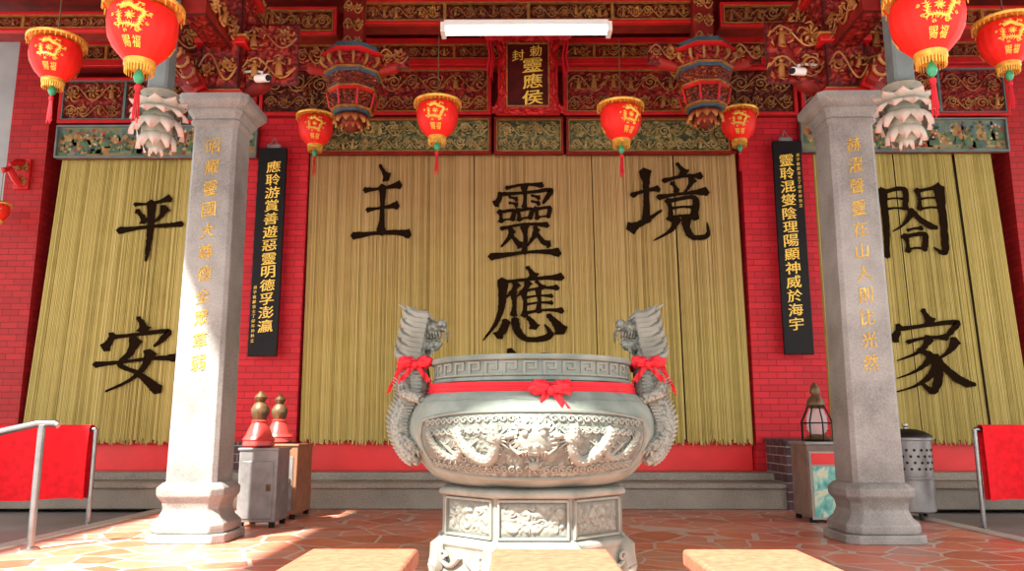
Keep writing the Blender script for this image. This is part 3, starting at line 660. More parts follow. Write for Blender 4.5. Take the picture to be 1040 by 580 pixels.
column('left square granite column with gold characters, its foot in sunlight', XL, '昭耀靈國大尊德全眾草弱', 41)
column('right square granite column with gold characters, beside the steel drum', XR, '赫濯聲靈在山人則比光然', 51)

# ================================================================== COUPLET BOARDS and PLAQUE
def couplet(label, u, v0, v1, text):
    top = at(u[0], v0, 8.2); bot = at(u[1], v1, 8.2); x = (top.x+bot.x)/2; H = top.z-bot.z
    t = thing('couplet_board', label, 'sign board', (x, 8.22, bot.z), 'black couplet boards')
    mb = MB(); mb.box((0, 0, H/2), (.30, .04, H)); mb.build('board', M['black'], t, bevel=.006)
    mb = MB(); vtext(mb, text, .02 if x < 0 else -.015, -.024, H-.14, .24, .15, bold=.015)
    mb.build('lettering', M['gold_flat'], t, recalc=False)
    mb = MB(); sx = -.105 if x < 0 else .108
    for i in range(12): put(mb, '弟子敬獻信士丁卯年仲秋立'[i], sx, -.024, (H*.32 if x < 0 else H*.93)-i*.05, .036)
    mb.build('small_lettering', M['gold_flat'], t, recalc=False)
    mb = MB()
    for s in (-1, 1): mb.tube([(s*.06, 0, H), (0, .03, H+.13)], .006, 6)
    mb.box((0, .02, H+.02), (.14, .03, .05)); mb.build('hanger', M['steel_d'], t)
couplet('black board with gold characters on the brick pier beside the left stone column', (277, 266), 150, 362, '應聆游賞善遊惡靈明德孚澎瀛')
couplet('black board with gold characters on the brick pier beside the right stone column', (797, 814), 143, 360, '靈聆混燮陰理陽顯神威於海宇')
a = at(535, 46, 7.9); b_ = at(535, 110, 7.9); H = a.z-b_.z
t = thing('name_plaque', 'upright dark plaque with gold characters in a flared red frame over the centre', 'sign board', (at(536, 80, 7.9).x, 7.9, b_.z))
W = .44
mb = MB(); mb.box((0, 0, H/2), (W, .05, H)); mb.build('board', M['plaque'], t)
def flare(q): return .075+.085*abs(2*q-1)**2.2
mb = MB()
for s in (-1, 1):     # flared side leaves
    mb.grid(lambda u, v, s=s: ((s*(W/2-.01+u*flare(v)), -.035-.03*rel(u*.2, v*.7, 77, 16)-.02*math.sin(u*PI), -.07+(H+.14)*v), rel(u*.2, v*.7, 77, 16)), 14, 60)
for z0, sg in ((H-.005, 1), (.005, -1)):     # flared head and foot with a pointed crest
    mb.grid(lambda u, v, z0=z0, sg=sg: ((-W/2-.15+(W+.30)*u, -.04-.03*rel(u*.8, v*.2, 79, 16), z0+sg*v*(.07+.05*math.cos((u-.5)*PI*2)*.5+.04*abs(2*u-1)**2)), rel(u*.8, v*.2, 79, 16)), 60, 12)
mb.build('frame', M['frame_red'], t, 60, False)
mb = MB()
for s in (-1, 1): mb.box((s*(W*.5+.04), 0, H/2), (.10, .04, H+.10))
mb.box((0, 0, H+.03), (W+.22, .04, .08)); mb.box((0, 0, -.03), (W+.22, .04, .08)); mb.build('frame_back', M['red'], t)
mb = MB()
for s in (-1, 1): mb.box((s*(W/2-.004), -.05, H/2), (.014, .014, H))
for z in (.004, H-.004): mb.box((0, -.05, z), (W, .014, .014))
mb.build('gilt_edge', G, t)
mb = MB(); vtext(mb, '靈應侯', .05, -.03, H*.80, .02, .205, bold=.018)
put(mb, '勅', .085, -.03, H*.89, .12, bold=.016); put(mb, '封', -.10, -.03, H*.82, .12, bold=.016)
mb.build('lettering', M['gold_flat'], t, recalc=False)
mb = MB(); mb.tube([(-.15, .03, 0), (-.15, .38, .1)], .015, 6); mb.tube([(.15, .03, 0), (.15, .38, .1)], .015, 6); mb.build('mount', M['steel_d'], t)
mb = MB()      # red cloth gathered across the head and falling at both sides
for s in (-1, 1):
    mb.grid(lambda u_, v_, s=s: ((s*(W*.5+.13+.07*u_+.010*math.sin(v_*9)), -.09+.05*u_+.02*math.sin(u_*14), H*(1.12-v_*(.75-.18*u_))), .5), 12, 12)
    mb.ball((s*(W*.5+.16), -.07, H*1.12), (.07, .05, .065), 16, 12, wr=.5)
mb.grid(lambda u_, v_: (((W*.5+.17)*(u_*2-1), -.10+.02*math.sin(u_*30+v_*3), H*1.12+.05-.10*v_-.035*abs(math.sin(u_*PI*3))), .5), 60, 6)
tag(mb.build('drape', M['ribbon'], None, recalc=False), 'red cloth swag hung around the central name plaque', 'cloth').location = (t.location.x, 7.9, t.location.z)

# ================================================================== LANTERNS
def make_lantern():
    t = thing('red_lantern', 'x', 'lantern', (0,0,0), 'red hanging lanterns')
    mb = MB()
    prof = [(.12, .30), (.165, .285), (.178, .24), (.18, .19), (.17, .13), (.14, .07), (.10, .025), (.075, 0)]
    def fn(u, v):
        k = v*(len(prof)-1); i = min(int(k), len(prof)-2); f = k-i
        r = prof[i][0]*(1-f)+prof[i+1][0]*f; z = prof[i][1]*(1-f)+prof[i+1][1]*f
        a = u*2*PI; r *= 1-.018*abs(math.cos(a*9))
        return (r*math.cos(a), r*math.sin(a), z), .5
    mb.grid(fn, 72, 14, True); mb.build('body', M['lantern'], t, 60)
    mb = MB(); mb.lathe([(.05, .36), (.10, .355), (.185, .325), (.20, .30), (.195, .30), (.17, .315), (.10, .34), (.05, .34)], 36); mb.build('canopy', M['lantern'], t)
    mb = MB(); mb.lathe([(.203, .302), (.207, .31), (.207, .322), (.195, .325)], 36)
    for k in range(36):
        a = 2*PI*k/36; mb.tube([(.2*math.cos(a), .2*math.sin(a), .305), (.203*math.cos(a), .203*math.sin(a), .268+.012*(k % 2))], [.006, .003], 5)
    mb.build('fringe', M['gold'], t)
    mb = MB(); mb.lathe([(.07, .012), (.08, .005), (.08, -.02), (.07, -.03), (.05, -.03)], 28)
    for k in range(28):
        a = 2*PI*k/28; mb.tube([(.072*math.cos(a), .072*math.sin(a), -.02), (.07*math.cos(a), .07*math.sin(a), -.065)], [.005, .003], 4)
    mb.build('base_ring', M['gold'], t)
    mb = MB(); mb.lathe([(.004, -.03), (.02, -.055), (.028, -.08), (.02, -.105), (.004, -.12)], 14); mb.build('bead', M['teal'], t)
    mb = MB()
    mb.lathe([(.008, -.12), (.018, -.13), (.016, -.15), (.01, -.155)], 12)
    for k in range(10):
        a = 2*PI*k/10; mb.tube([(.009*math.cos(a), .009*math.sin(a), -.15), (.016*math.cos(a), .016*math.sin(a), -.29-.02*(k % 3))], .0035, 4)
    mb.build('tassel', M['ribbon'], t)
    mb = MB(); mb.tube([(0, 0, .35), (0, 0, .95)], .006, 6); mb.lathe([(.03, .36), (.035, .375), (.02, .39)], 12); mb.build('cord', M['brass'], t)
    def wrap(x, z):
        a = x/.18; zz = max(0, min(.29, z)); r = .178
        for i in range(len(prof)-1):
            if prof[i][1] >= zz >= prof[i+1][1]:
                f = (prof[i][1]-zz)/(prof[i][1]-prof[i+1][1]); r = prof[i][0]*(1-f)+prof[i+1][0]*f
        return ((r+.006)*math.sin(a), -(r+.006)*math.cos(a), z)
    mb = MB(); put(mb, '賜', -.032, 0, .060, .050, bend=wrap, bold=.014, slant=0, warp=0); put(mb, '福', .032, 0, .060, .050, bend=wrap, bold=.014, slant=0, warp=0)
    for rp in (PI*.62, -PI*.62):
        k0 = len(mb.v); put(mb, '福', 0, 0, .09, .06, bend=wrap)
        mb.v[k0:] = [(x*math.cos(rp)-y*math.sin(rp), x*math.sin(rp)+y*math.cos(rp), z) for x, y, z in mb.v[k0:]]
    mb.build('lettering', M['gold_flat'], t, recalc=False)
    mb = MB()   # round gold dragon medallion: body ring round a flaming pearl, head at top, claws, spines, clouds
    cx0, cz0 = 0, .180; pth = []
    for k in range(60):
        q = k/59; a = R(120)-q*R(330); rr = .056*(1+.16*math.sin(q*26)); pth.append((cx0+rr*1.12*math.cos(a), cz0+rr*.92*math.sin(a)))
    n = 60; mb.tube([wrap(*p_) for p_ in pth], [.0105*(1-.78*i/n)+.001 for i in range(n)], 6)
    for k in range(1, n-2):
        (x, z), (x2, z2) = pth[k], pth[k+1]; dx, dz = x2-x, z2-z; l = math.hypot(dx, dz)+1e-6; g = 1 if k % 2 else -.8
        mb.tube([wrap(x, z), wrap(x-g*dz/l*.020+dx, z+g*dx/l*.020+dz)], [.0042, .001], 4)
    for k0, da in ((9, 18), (20, -12), (33, 10), (45, -8)):
        x, z = pth[k0]; ox, oz = x-cx0, z-cz0; l = math.hypot(ox, oz); e = (cx0+ox/l*.088+.004, cz0+oz/l*.074); mb.tube([wrap(x, z), wrap(*e)], [.007, .004], 4)
        for q in (-1, 0, 1): mb.tube([wrap(*e), wrap(e[0]+ox/l*.013-oz/l*.011*q, e[1]+oz/l*.013+ox/l*.011*q)], [.0035, .001], 4)
    hx = (pth[0][0]+.002, pth[0][1]+.010); mb.ball(wrap(*hx), .016, 8, 6); mb.tube([wrap(*hx), wrap(hx[0]-.026, hx[1]-.004)], [.012, .007], 5); mb.tube([wrap(hx[0], hx[1]-.008), wrap(hx[0]-.022, hx[1]-.018)], [.007, .003], 5)
    for q in range(7): mb.tube([wrap(*hx), wrap(hx[0]+.034*math.cos(.1+q*.38), hx[1]+.032*math.sin(.1+q*.38))], [.006, .001], 4)
    mb.ball(wrap(cx0, cz0), .013, 8, 6)
    for q in range(8): mb.tube([wrap(cx0+.012*math.cos(q*.785), cz0+.012*math.sin(q*.785)), wrap(cx0+.028*math.cos(q*.785+.4), cz0+.026*math.sin(q*.785+.4))], [.006, .001], 4)
    for a in range(9):
        x, z = .098*math.cos(a*.7+.2), cz0+.080*math.sin(a*.7+.2)
        mb.tube([wrap(x+.011*(1-w/9)*math.cos(w*.9+a), z+.009*(1-w/9)*math.sin(w*.9+a)) for w in range(8)], .0028, 4)
    mb.build('dragon_emblem', M['gold_flat'], t)
    return t
proto = make_lantern(); first = [True]
def lantern(u, vbot, Y, label, rz=0, sc=1.0):
    o = proto if first[0] else copy_tree(proto); first[0] = False
    p = at(u, vbot, Y); o.location = p; o.rotation_euler.z = rz; o.scale = (sc, sc, sc); o['label'] = label; return o
lantern(142, 64, 4.0, 'big red lantern left of the left column, hanging nearest the viewer', .1)
lantern(54, 82, 5.6, 'red lantern at the far left in front of the brick wall', .3)
lantern(945, 56, 3.85, 'big red lantern right of the right column, hanging nearest the viewer', -.15)
lantern(1024, 66, 5.4, 'red lantern cut by the right edge of the picture', -.3)
lantern(320, 148, 8.0, 'small red lantern beside the left black board', .2)
lantern(444, 140, 6.62, 'red lantern hanging below the left end of the fluorescent light', 0)
lantern(631, 143, 6.7, 'red lantern hanging below the right end of the fluorescent light', .4)
lantern(751, 143, 8.0, 'small red lantern beside the right black board', -.2)
lo = lantern(-2, 224, 8.12, 'tiny red lantern on a wall bracket, cut by the left edge of the picture', .2, .55)
# carved wall bracket that carries the tiny lantern at the left edge
bz = lo.location.z+.55*.94
t = thing('lantern_bracket', 'red carved wall bracket at the left edge, above the tiny lantern', 'bracket', (lo.location.x, 8.36, bz))
mb = MB(); mb.box((.06, -.01, .06), (.16, .04, .34)); mb.build('wall_plate', M['red'], t, bevel=.006)
mb = MB(); mb.tube([(.06, -.02, -.06), (.04, -.10, -.02), (.02, -.18, .06), (0, -.25, .03), (0, -.24, .0)], [.045, .04, .035, .03, .012], 8); mb.tube([(.06, -.02, .18), (.05, -.12, .16), (.03, -.20, .10)], [.045, .035, .02], 8); mb.build('arm', M['red'], t)
mb = MB(); scrolls(mb, -.01, -.09, .14, .15, -.03, 3, .010); scrolls(mb, -.01, .06, .14, .15, -.03, 4, .010); mb.build('gilt_scrolls', GS, t, 60)

# ================================================================== FLUORESCENT LIGHT
p0 = at(448, 32, 6.5); p1 = at(621, 32, 6.5); L = p1.x-p0.x
t = thing('fluorescent_light', 'white fluorescent batten light mounted under the gilded beam', 'light', ((p0.x+p1.x)/2, 6.5, p0.z))
mb = MB(); mb.box((0, 0, .05), (L-.06, .14, .05)); mb.box((0, .02, .085), (L*.9, .08, .03)); mb.build('housing', M['white'], t, bevel=.005)
for y in (-.045, .035):
    mb = MB(); mb.tube([(-L/2+.04, y, .0), (L/2-.04, y, .0)], .019, 10); mb.build('tube', M['tube'], t)
for s in (-1, 1):
    mb = MB(); mb.box((s*(L/2-.02), 0, .01), (.04, .15, .09)); mb.build('end_cap', M['white'], t, bevel=.004)
for s in (-1, 1):
    mb = MB(); mb.tube([(s*L*.35, .05, .09), (s*L*.35, .27, .20)], .008, 6); mb.build('mount', M['black'], t)

# ================================================================== SECURITY CAMERAS
def seccam(label, u, v, s):
    p = at(u, v, 5.62); t = thing('security_camera', label, 'camera', p, 'white security cameras')
    mb = MB(); mb.tube([(-s*.07, -.06, -.02), (s*.03, .0, .0)], .03, 14); mb.build('body', M['white'], t)
    mb = MB(); mb.tube([(-s*.082, -.067, -.0235), (-s*.068, -.058, -.0195)], .023, 14); mb.build('lens', M['black'], t)
    mb = MB(); mb.tube([(0, 0, .02), (s*.0, .02, .06), (s*.06, .04, .08), (s*.16, .06, .08)], .010, 8); mb.build('arm', M['white'], t)
seccam('white security camera on the bracket right of the left column top', 265, 80, -1)
seccam('white security camera on the bracket left of the right column top', 812, 73, 1)

# ================================================================== INCENSE BURNER
BX, BY = .018, 4.5
burner = thing('incense_burner', 'large carved stone incense burner with dragon handles at the centre', 'incense burner', (BX, BY, 0))
prof = [(.40, .455), (.455, .468), (.53, .505), (.595, .57), (.642, .645), (.665, .72), (.662, .79), (.635, .865), (.595, .91), (.562, .935), (.55, .955)]
def rb(z):
    for i in range(len(prof)-1):
        if prof[i][1] <= z <= prof[i+1][1]:
            f = (z-prof[i][1])/(prof[i+1][1]-prof[i][1]); return prof[i][0]*(1-f)+prof[i+1][0]*f
    return prof[0][0] if z < prof[0][1] else prof[-1][0]
def sm(p):  # smooth the profile
    o = []
    for i in range(len(p)-1):
        for k in range(4):
            a_, b2, c_, d_ = p[max(i-1, 0)], p[i], p[i+1], p[min(i+2, len(p)-1)]; t_ = k/4
            o.append(tuple(.5*((2*b2[j])+(c_[j]-a_[j])*t_+(2*a_[j]-5*b2[j]+4*c_[j]-d_[j])*t_*t_+(3*b2[j]-3*c_[j]+d_[j]-a_[j])*t_**3) for j in (0, 1)))
    return o+[p[-1]]
mb = MB(); mb.lathe(sm(prof)+[(.535, .965), (.535, .99)], 72); mb.build('bowl', M['bowl'], burner, 50)
mb = MB(); mb.lathe([(.535, .98), (.545, .985), (.545, 1.0), (.53, 1.005), (.53, 1.082), (.55, 1.087), (.555, 1.097), (.55, 1.112), (.49, 1.112), (.485, 1.03)], 72); rim = mb.build('rim', M['bowl'], burner)
mb = MB(); mb.lathe([(.486, 1.04), (.3, 1.05), (.0, 1.055)], 40); mb.build('ash', M['ash'], burner)
mb = MB(); NK = 34                                   # key-fret band round the rim
for k in range(NK):
    def bar(x0, x1, z0, z1):
        am = ((x0+x1)/2+k)/NK*2*PI; w = (x1-x0)/NK*2*PI*.532; mb.box((.532*math.cos(am), .532*math.sin(am), 1.007+.073*(z0+z1)/2), (.012, w, .073*(z1-z0)), rz=am)
    for q in ((0, 1, .02, .16), (0, .14, .02, .98), (0, .72, .84, .98), (.58, .72, .40, .98), (.28, .72, .40, .54)): bar(*q)
mb.build('key_fret', M['carvestone'], rim)
mb = MB()                                            # plain collar on the shoulder
def fn(u, v):
    a = u*2*PI; z = .893+.034*v-.008*abs(math.sin(a*9))*(1-v); r = rb(z)+.006
    return (r*math.cos(a), r*math.sin(a), z), .5
mb.grid(fn, 216, 4, True); mb.build('shoulder_collar', M['bowl'], burner)
# carved panel on the front (and one on the back)
for base in (-PI/2, PI/2):
    mb = MB(); A = R(56)
    def pt(a, z, off):
        r = rb(z)+off*.8; return (r*math.cos(base+a), r*math.sin(base+a), z)
    def edge(u): return .832-.045*abs(u*2-1)**3, .512+.05*abs(u*2-1)**3
    def fn(u, v):
        t_, b2 = edge(u); z = b2+(t_-b2)*v; h = rel(u*1.75, z*1.35, 61, 15); k = min(1, min(u, 1-u)*12, min(v, 1-v)*6)
        return pt((u-.5)*2*A, z, .003+.014*h*k), .15+.40*h*k
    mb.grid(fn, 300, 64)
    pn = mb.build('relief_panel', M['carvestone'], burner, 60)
    mb = MB()
    ed = [pt((i/60-.5)*2*A, edge(i/60)[0], .008) for i in range(61)] + [pt(A+R(2.5)*math.sin(i/6*PI), edge(1)[0]+(edge(1)[1]-edge(1)[0])*i/6, .008) for i in range(1, 6)] + [pt((.5-i/60)*2*A, edge(1-i/60)[1], .008) for i in range(61)] + [pt(-A-R(2.5)*math.sin(i/6*PI), edge(0)[1]+(edge(0)[0]-edge(0)[1])*i/6, .008) for i in range(1, 7)]
    mb.tube(ed, .010, 6, .45)
    mb.build('panel_border', M['carvestone'], pn)
    for s in (-1, 1):
        mb = MB(); pts = []; N = 84
        for i in range(N):
            q = i/(N-1); pts.append(pt(s*(R(12)+q*R(38)+R(3.4)*math.cos(q*15)), .672+.082*math.sin(q*15+.4)*(1-.35*q), .019+.007*math.cos(q*15)))
        rd = [.005+.0205*math.sin(PI*min(1, .35+.65*i/(N-1)))*(1.1) for i in range(N)]; mb.tube(pts, rd, 10, .50)
        for i in range(1, N-2):
            q = Vector(pts[i]); tn = (Vector(pts[i+1])-Vector(pts[i-1])).normalized(); n_ = Vector((q.x, q.y, 0)).normalized(); sd_ = n_.cross(tn)
            g = 1 if i % 2 else -1
            mb.tube([q+n_*.006, q+n_*.008+sd_*g*(rd[i]+.013)+tn*.008], [.007, .001], 4, .62)
            mb.tube([q+n_*rd[i]*.75+sd_*-g*.006, q+n_*(rd[i]+.004)+sd_*-g*.008+tn*.008], [.0065, .002], 4, .68)
        for qi, dz in ((16, -.07), (26, .065), (44, -.06), (56, .055)):
            q = Vector(pts[qi]); a0 = s*(R(12)+qi/N*R(38)); e = Vector(pt(a0+s*R(3), q.z+dz, .016)); mb.tube([q, (q+e)/2, e], [.013, .011, .009], 6, .52)
            for c_ in (-1, 0, 1): mb.tube([e, Vector(pt(a0+s*R(3)+c_*R(3), q.z+dz*1.35, .012))], [.007, .002], 5, .62)
        hd = Vector(pts[0]); mb.ball(hd, (.036, .022, .030), h=.52, wr=.4); mb.ball(Vector(pt(s*R(9.5), hd.z+.012, .026)), (.026, .018, .015), h=.6, wr=.3)
        for k in range(12):
            a0 = k/12*2*PI; mb.tube([hd, Vector(pt(s*R(13)+R(5.5)*math.cos(a0), hd.z+.055*math.sin(a0), .016))], [.011, .002], 5, .6)
        for row, (zc0, n_c) in enumerate(((.795, 14), (.555, 14), (.60, 12), (.745, 12))):     # cloud scrolls
            for k in range(n_c):
                a0 = s*R(5+k*3.5+row*1.3); zc = zc0+(-.02 if row in (0, 3) else .02)*(k*k/150)
                if row > 1 and k < 3: continue
                mb.tube([pt(a0+R(1.9)*math.cos(w*.75+row)*(1-w/13), zc+.018*math.sin(w*.75+row)*(1-w/13), .013) for w in range(12)], .0055, 5, .55)
        mb.build('dragon_relief', M['carvestone'], pn, 50)
    # large dragon face seen from the front
    mb = MB(); mb.ball(pt(0, .705, .008), (.085, .034, .075), 18, 14, h=.45, wr=.35); mb.ball(pt(0, .665, .030), (.060, .028, .032), 14, 10, h=.5, wr=.2)
    for g in (-1, 1):
        mb.ball(pt(g*R(3.4), .728, .040), .017, 10, 8, h=.75); mb.ball(pt(g*R(1.5), .672, .060), .012, 8, 6, h=.65)
        mb.tube([pt(g*R(1.4), .745, .042), pt(g*R(3.8), .760, .044), pt(g*R(6.4), .752, .03)], [.012, .016, .005], 7, .65)
        mb.tube([pt(g*R(2.5), .775, .03), pt(g*R(4), .800, .026), pt(g*R(6.5), .815, .02)], [.013, .010, .003], 6, .7)
        mb.tube([pt(g*R(2), .650, .05), pt(g*R(6), .635, .04), pt(g*R(9), .66, .025), pt(g*R(10), .69, .02)], [.008, .008, .006, .002], 6, .65)
        for k in range(4): mb.tube([pt(g*R(.8+1.2*k), .645, .05), pt(g*R(.8+1.2*k), .622, .046)], [.008, .002], 5, .75)
    for k in range(18):
        a0 = R(-35)+k/17*R(250); mb.tube([pt(R(6.5)*math.cos(a0), .705+.070*math.sin(a0), .022), pt(R(9.6)*math.cos(a0+.15), .705+.098*math.sin(a0+.15), .020), pt(R(11)*math.cos(a0+.4), .705+.108*math.sin(a0+.4), .012)], [.013, .010, .002], 5, .6)
    mb.ball(pt(0, .578, .014), .026, h=.6)
    for k in range(8): mb.tube([pt(R(2.2)*math.cos(k*.785), .578+.025*math.sin(k*.785), .014), pt(R(4.6)*math.cos(k*.785+.4), .578+.048*math.sin(k*.785+.4), .01)], [.009, .002], 5, .6)
    mb.build('beast_mask', M['carvestone'], pn, 50)
# plinth
mb = MB(); o8 = PI/8; q8 = 1/math.cos(PI/8)
mb.lathe([(r*q8, z) for r, z in [(.40, .462), (.43, .46), (.468, .452), (.482, .44), (.482, .420), (.462, .412), (.448, .408), (.448, .215), (.462, .208), (.482, .195), (.485, .172), (.476, .160), (.474, .09), (.485, .05), (.50, .03), (.50, 0)]], 8, rot=o8)
pln = mb.build('plinth', M['plinthstone'], burner, 25, bevel=.006)
for k in range(8):
    a = -PI/2 + k*PI/4
    mb = MB(); w = .325
    def fn(u, v):
        x = (u-.5)*w; z = .232+.160*v; h = rel(x+k*3, z, 71, 17); kk = min(1, min(u, 1-u)*10, min(v, 1-v)*6); r = .449+.022*h*kk
        return (r*math.cos(a)-x*math.sin(a), r*math.sin(a)+x*math.cos(a), z), .22+.66*h*kk
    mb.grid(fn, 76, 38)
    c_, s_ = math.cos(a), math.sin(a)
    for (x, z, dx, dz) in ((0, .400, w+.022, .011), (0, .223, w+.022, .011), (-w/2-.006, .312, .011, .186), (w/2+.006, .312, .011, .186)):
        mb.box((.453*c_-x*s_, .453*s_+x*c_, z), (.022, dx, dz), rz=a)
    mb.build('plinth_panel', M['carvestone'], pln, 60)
    mb = MB()      # scrolled apron on the foot, one face
    for g in (-1, 1):
        mb.tube([((.482+.012)*c_-x*s_, (.482+.012)*s_+x*c_, z) for x, z in [(g*(.02+.15*q), .12-.05*math.sin(q*PI*.9)) for q in (0, .2, .4, .6, .8, 1)]], .012, 6, .6)
        mb.tube([((.484+.012)*c_-x*s_, (.484+.012)*s_+x*c_, z) for x, z in [(g*.145+.028*(1-w_/11)*math.cos(w_*.8), .115+.028*(1-w_/11)*math.sin(w_*.8)) for w_ in range(10)]], .009, 6, .6)
    mb.build('apron', M['carvestone'], pln, 60)
    mb = MB(); a2 = a+PI/8; f = lambda r, z: (r*math.cos(a2), r*math.sin(a2), z)
    mb.tube([f(.495, .19), f(.52, .165), f(.515, .11), f(.525, .055), f(.545, .04), f(.552, .065), f(.535, .085)], [.03, .045, .05, .052, .04, .026, .012], 9)
    mb.build('foot', M['plinthstone'], pln)
# dragon handles, heads turned in over the bowl
for s in (-1, 1):
    mb = MB(); V = lambda x, z, y=0: (s*x, y, z)
    body = [V(.585, .575, -.24), V(.625, .60, -.22), V(.66, .65, -.17), V(.69, .72, -.11), V(.695, .79, -.07), V(.67, .86, -.05), V(.64, .93, -.04), V(.63, 1.01, -.03), V(.64, 1.09, -.02), V(.655, 1.17, 0), V(.64, 1.26, 0)]
    bp_ = sm([(p[0], p[2]) for p in body]); by_ = sm([(p[1], p[2]) for p in body]); pts = [(p[0], q[0], p[1]) for p, q in zip(bp_, by_)]
    n = len(pts); rad = [.018+.046*min(1, i/16)+.010*math.sin(i/n*PI) for i in range(n)]; mb.tube(pts, rad, 14)
    dh = mb.build('dragon_handle', M['scales'], burner, 60); dh['label'] = 'upright carved dragon clinging to the bowl side'
    mb = MB()
    for i in range(3, n-8):
        p = Vector(pts[i]); q = Vector(pts[i+1])-Vector(pts[i-1]); nr = Vector((q.z, 0, -q.x)).normalized()
        if (nr.x > 0) != (s > 0): nr = -nr
        mb.tube([p+nr*rad[i]*.8, p+nr*(rad[i]+.024)+Vector((0, 0, .016))], [.022, .003], 6)
    mb.build('back_fin', M['plinthstone'], dh)
    mb = MB()      # belly plates
    for i in range(6, n-6):
        p = Vector(pts[i]); mb.box(p+Vector((-s*.01, -rad[i]*.9, 0)), (.05, .02, .012))
    mb.build('belly_plates', M['plinthstone'], dh)
    for y, z0, z1, x1, ye in ((-1, .99, .90, .58, -.20), (1, .99, .90, .58, .20), (-1, .75, .65, .60, -.27)):
        mb = MB(); e = V(x1, z1, ye)
        mb.tube([V(.64, z0, y*.03), V(.70, z0-.01, y*.09), V(.675, z0-.06, y*.15), e], [.046, .044, .034, .028], 8)
        for k in (-1, 0, 1): mb.tube([e, (e[0]-s*.015+k*.022, e[1]-.02, e[2]-.02), (e[0]-s*.02+k*.03, e[1]-.012, e[2]-.045)], [.014, .011, .003], 6)
        for k in range(5): mb.tube([V(.70, z0-.018*k, y*.09), V(.752, z0+.035-.018*k, y*.11)], [.014, .002], 5)
        mb.build('leg', M['scales'], dh)
    mb = MB()      # skull, open muzzle pointing to the burner's middle
    mb.ball(V(.635, 1.30), (.078, .076, .072), 16, 12, wr=.2); mb.ball(V(.565, 1.302), (.072, .058, .038), 14, 10, wr=.2); mb.ball(V(.503, 1.322), (.032, .048, .030), 10, 8)
    for y in (-1, 1):
        mb.ball(V(.592, 1.344, y*.052), .024, 10, 8); mb.tube([V(.65, 1.368, y*.060), V(.59, 1.378, y*.056), V(.55, 1.348, y*.046)], [.013, .024, .008], 7)
        mb.ball(V(.486, 1.330, y*.022), .013, 8, 6)
        for k in range(5): mb.tube([V(.575-.016*k, 1.276, y*.038), V(.57-.016*k, 1.246, y*.038)], [.009, .002], 5)
        mb.tube([V(.51, 1.30, y*.042), V(.472, 1.285, y*.060), V(.475, 1.225, y*.07)], [.009, .007, .003], 6)
        for k in range(3): mb.tube([V(.64, 1.28+.02*k, y*.06), V(.69, 1.285+.03*k, y*.105)], [.02, .004], 6)
    hd = mb.build('head', M['scales'], dh, 60)
    mb = MB(); mb.tube([V(.65, 1.235), V(.585, 1.200), V(.53, 1.205), V(.500, 1.225)], [.042, .034, .030, .014], 9); mb.tube([V(.60, 1.235), V(.55, 1.235), V(.50, 1.255)], [.016, .012, .004], 6)
    for k in range(6): mb.tube([V(.545+.02*k, 1.185, ((k*2) % 5-2)*.016), V(.555+.02*k, 1.135, ((k*2) % 5-2)*.022)], [.013, .002], 5)
    mb.build('jaw', M['scales'], dh, 60)
    for y in (-1, 1):
        mb = MB(); mb.tube([V(.620, 1.365, y*.04), V(.655, 1.40, y*.05), V(.70, 1.405, y*.055), V(.735, 1.43, y*.06)], [.018, .016, .012, .004], 8); mb.build('horn', M['plinthstone'], dh)
    mb = MB()      # swept-back mane locks, full round the neck
    for i in range(10):
        for y in (-3.0, -1.9, -.7, .7, 1.9, 3.0):
            z0 = 1.12+.027*i; x0 = .672-.005*i-.008*abs(y); ln = .078+.020*((i+int(y)) % 2)
            mb.tube([V(x0-.03, z0, y*.027), V(x0+ln*.4, z0+.004, y*.034), V(x0+ln*.8, z0+.022, y*.036), V(x0+ln, z0+.055, y*.034)], [.024, .024, .016, .003], 6)
    mb.build('mane', M['plinthstone'], dh)
# red sash and bows
def bow(mb, c, k, s0=0):
    c = Vector(c)
    mb.ball(c, (.028*k, .025*k, .028*k), 10, 8, wr=.2)
    for s in (-1, 1):
        mb.ball(c+Vector((s*.058*k, -.005, .014*k)), (.052*k, .026*k, .034*k), 18, 14, wr=.6, sd=s+s0)
        mb.grid(lambda u, v: (c+Vector((s*(.01+.065*v+.03*u)*k, -.012+.01*math.sin(v*8+u*5), (-.01-.085*v-.02*(1-u)+.02*math.sin(u*6))*k)), .5), 6, 8)
mb = MB()
def fn(u, v):
    a = u*2*PI; z = .990-.056*v-.016*max(0, -math.sin(a)); r = .562+.012*v+.003*math.sin(v*PI*5)
    return (r*math.cos(a), r*math.sin(a), z), .5
mb.grid(fn, 160, 15, True); bow(mb, (.085, -.612, .928), .98)
t = tag(mb.build('satin_ribbon', M['ribbon'], None, 70, False), 'red satin ribbon with a bow tied around the burner rim', 'ribbon'); t.location = (BX, BY, 0)
for s in (-1, 1):
    mb = MB()
    def fn(u, v):
        a = u*2*PI; return (s*.645+(.084+.010*math.sin(v*PI)+.004*math.sin(a*9))*math.cos(a), (.086+.010*math.sin(v*PI))*math.sin(a), 1.075+.05*v+.02*math.cos(a)), .5
    mb.grid(fn, 40, 5, True); bow(mb, (s*.63, -.118, 1.09), .88, 4)
    mb.grid(lambda u, v: ((s*(.67+.04*u+.07*v), -.09+.02*math.sin(v*7), 1.12-.13*v-.03*u), .5), 6, 10)
    mb.grid(lambda u, v: ((s*(.71+.025*u+.06*v), -.04+.02*math.sin(v*6), 1.12-.17*v-.02*u), .5), 6, 10)
    t = tag(mb.build('neck_ribbon', M['ribbon'], None, 70, False), 'red ribbon bow tied on the %s dragon handle of the burner' % ('left' if s < 0 else 'right'), 'ribbon', 'dragon neck ribbons'); t.location = (BX, BY, 0)

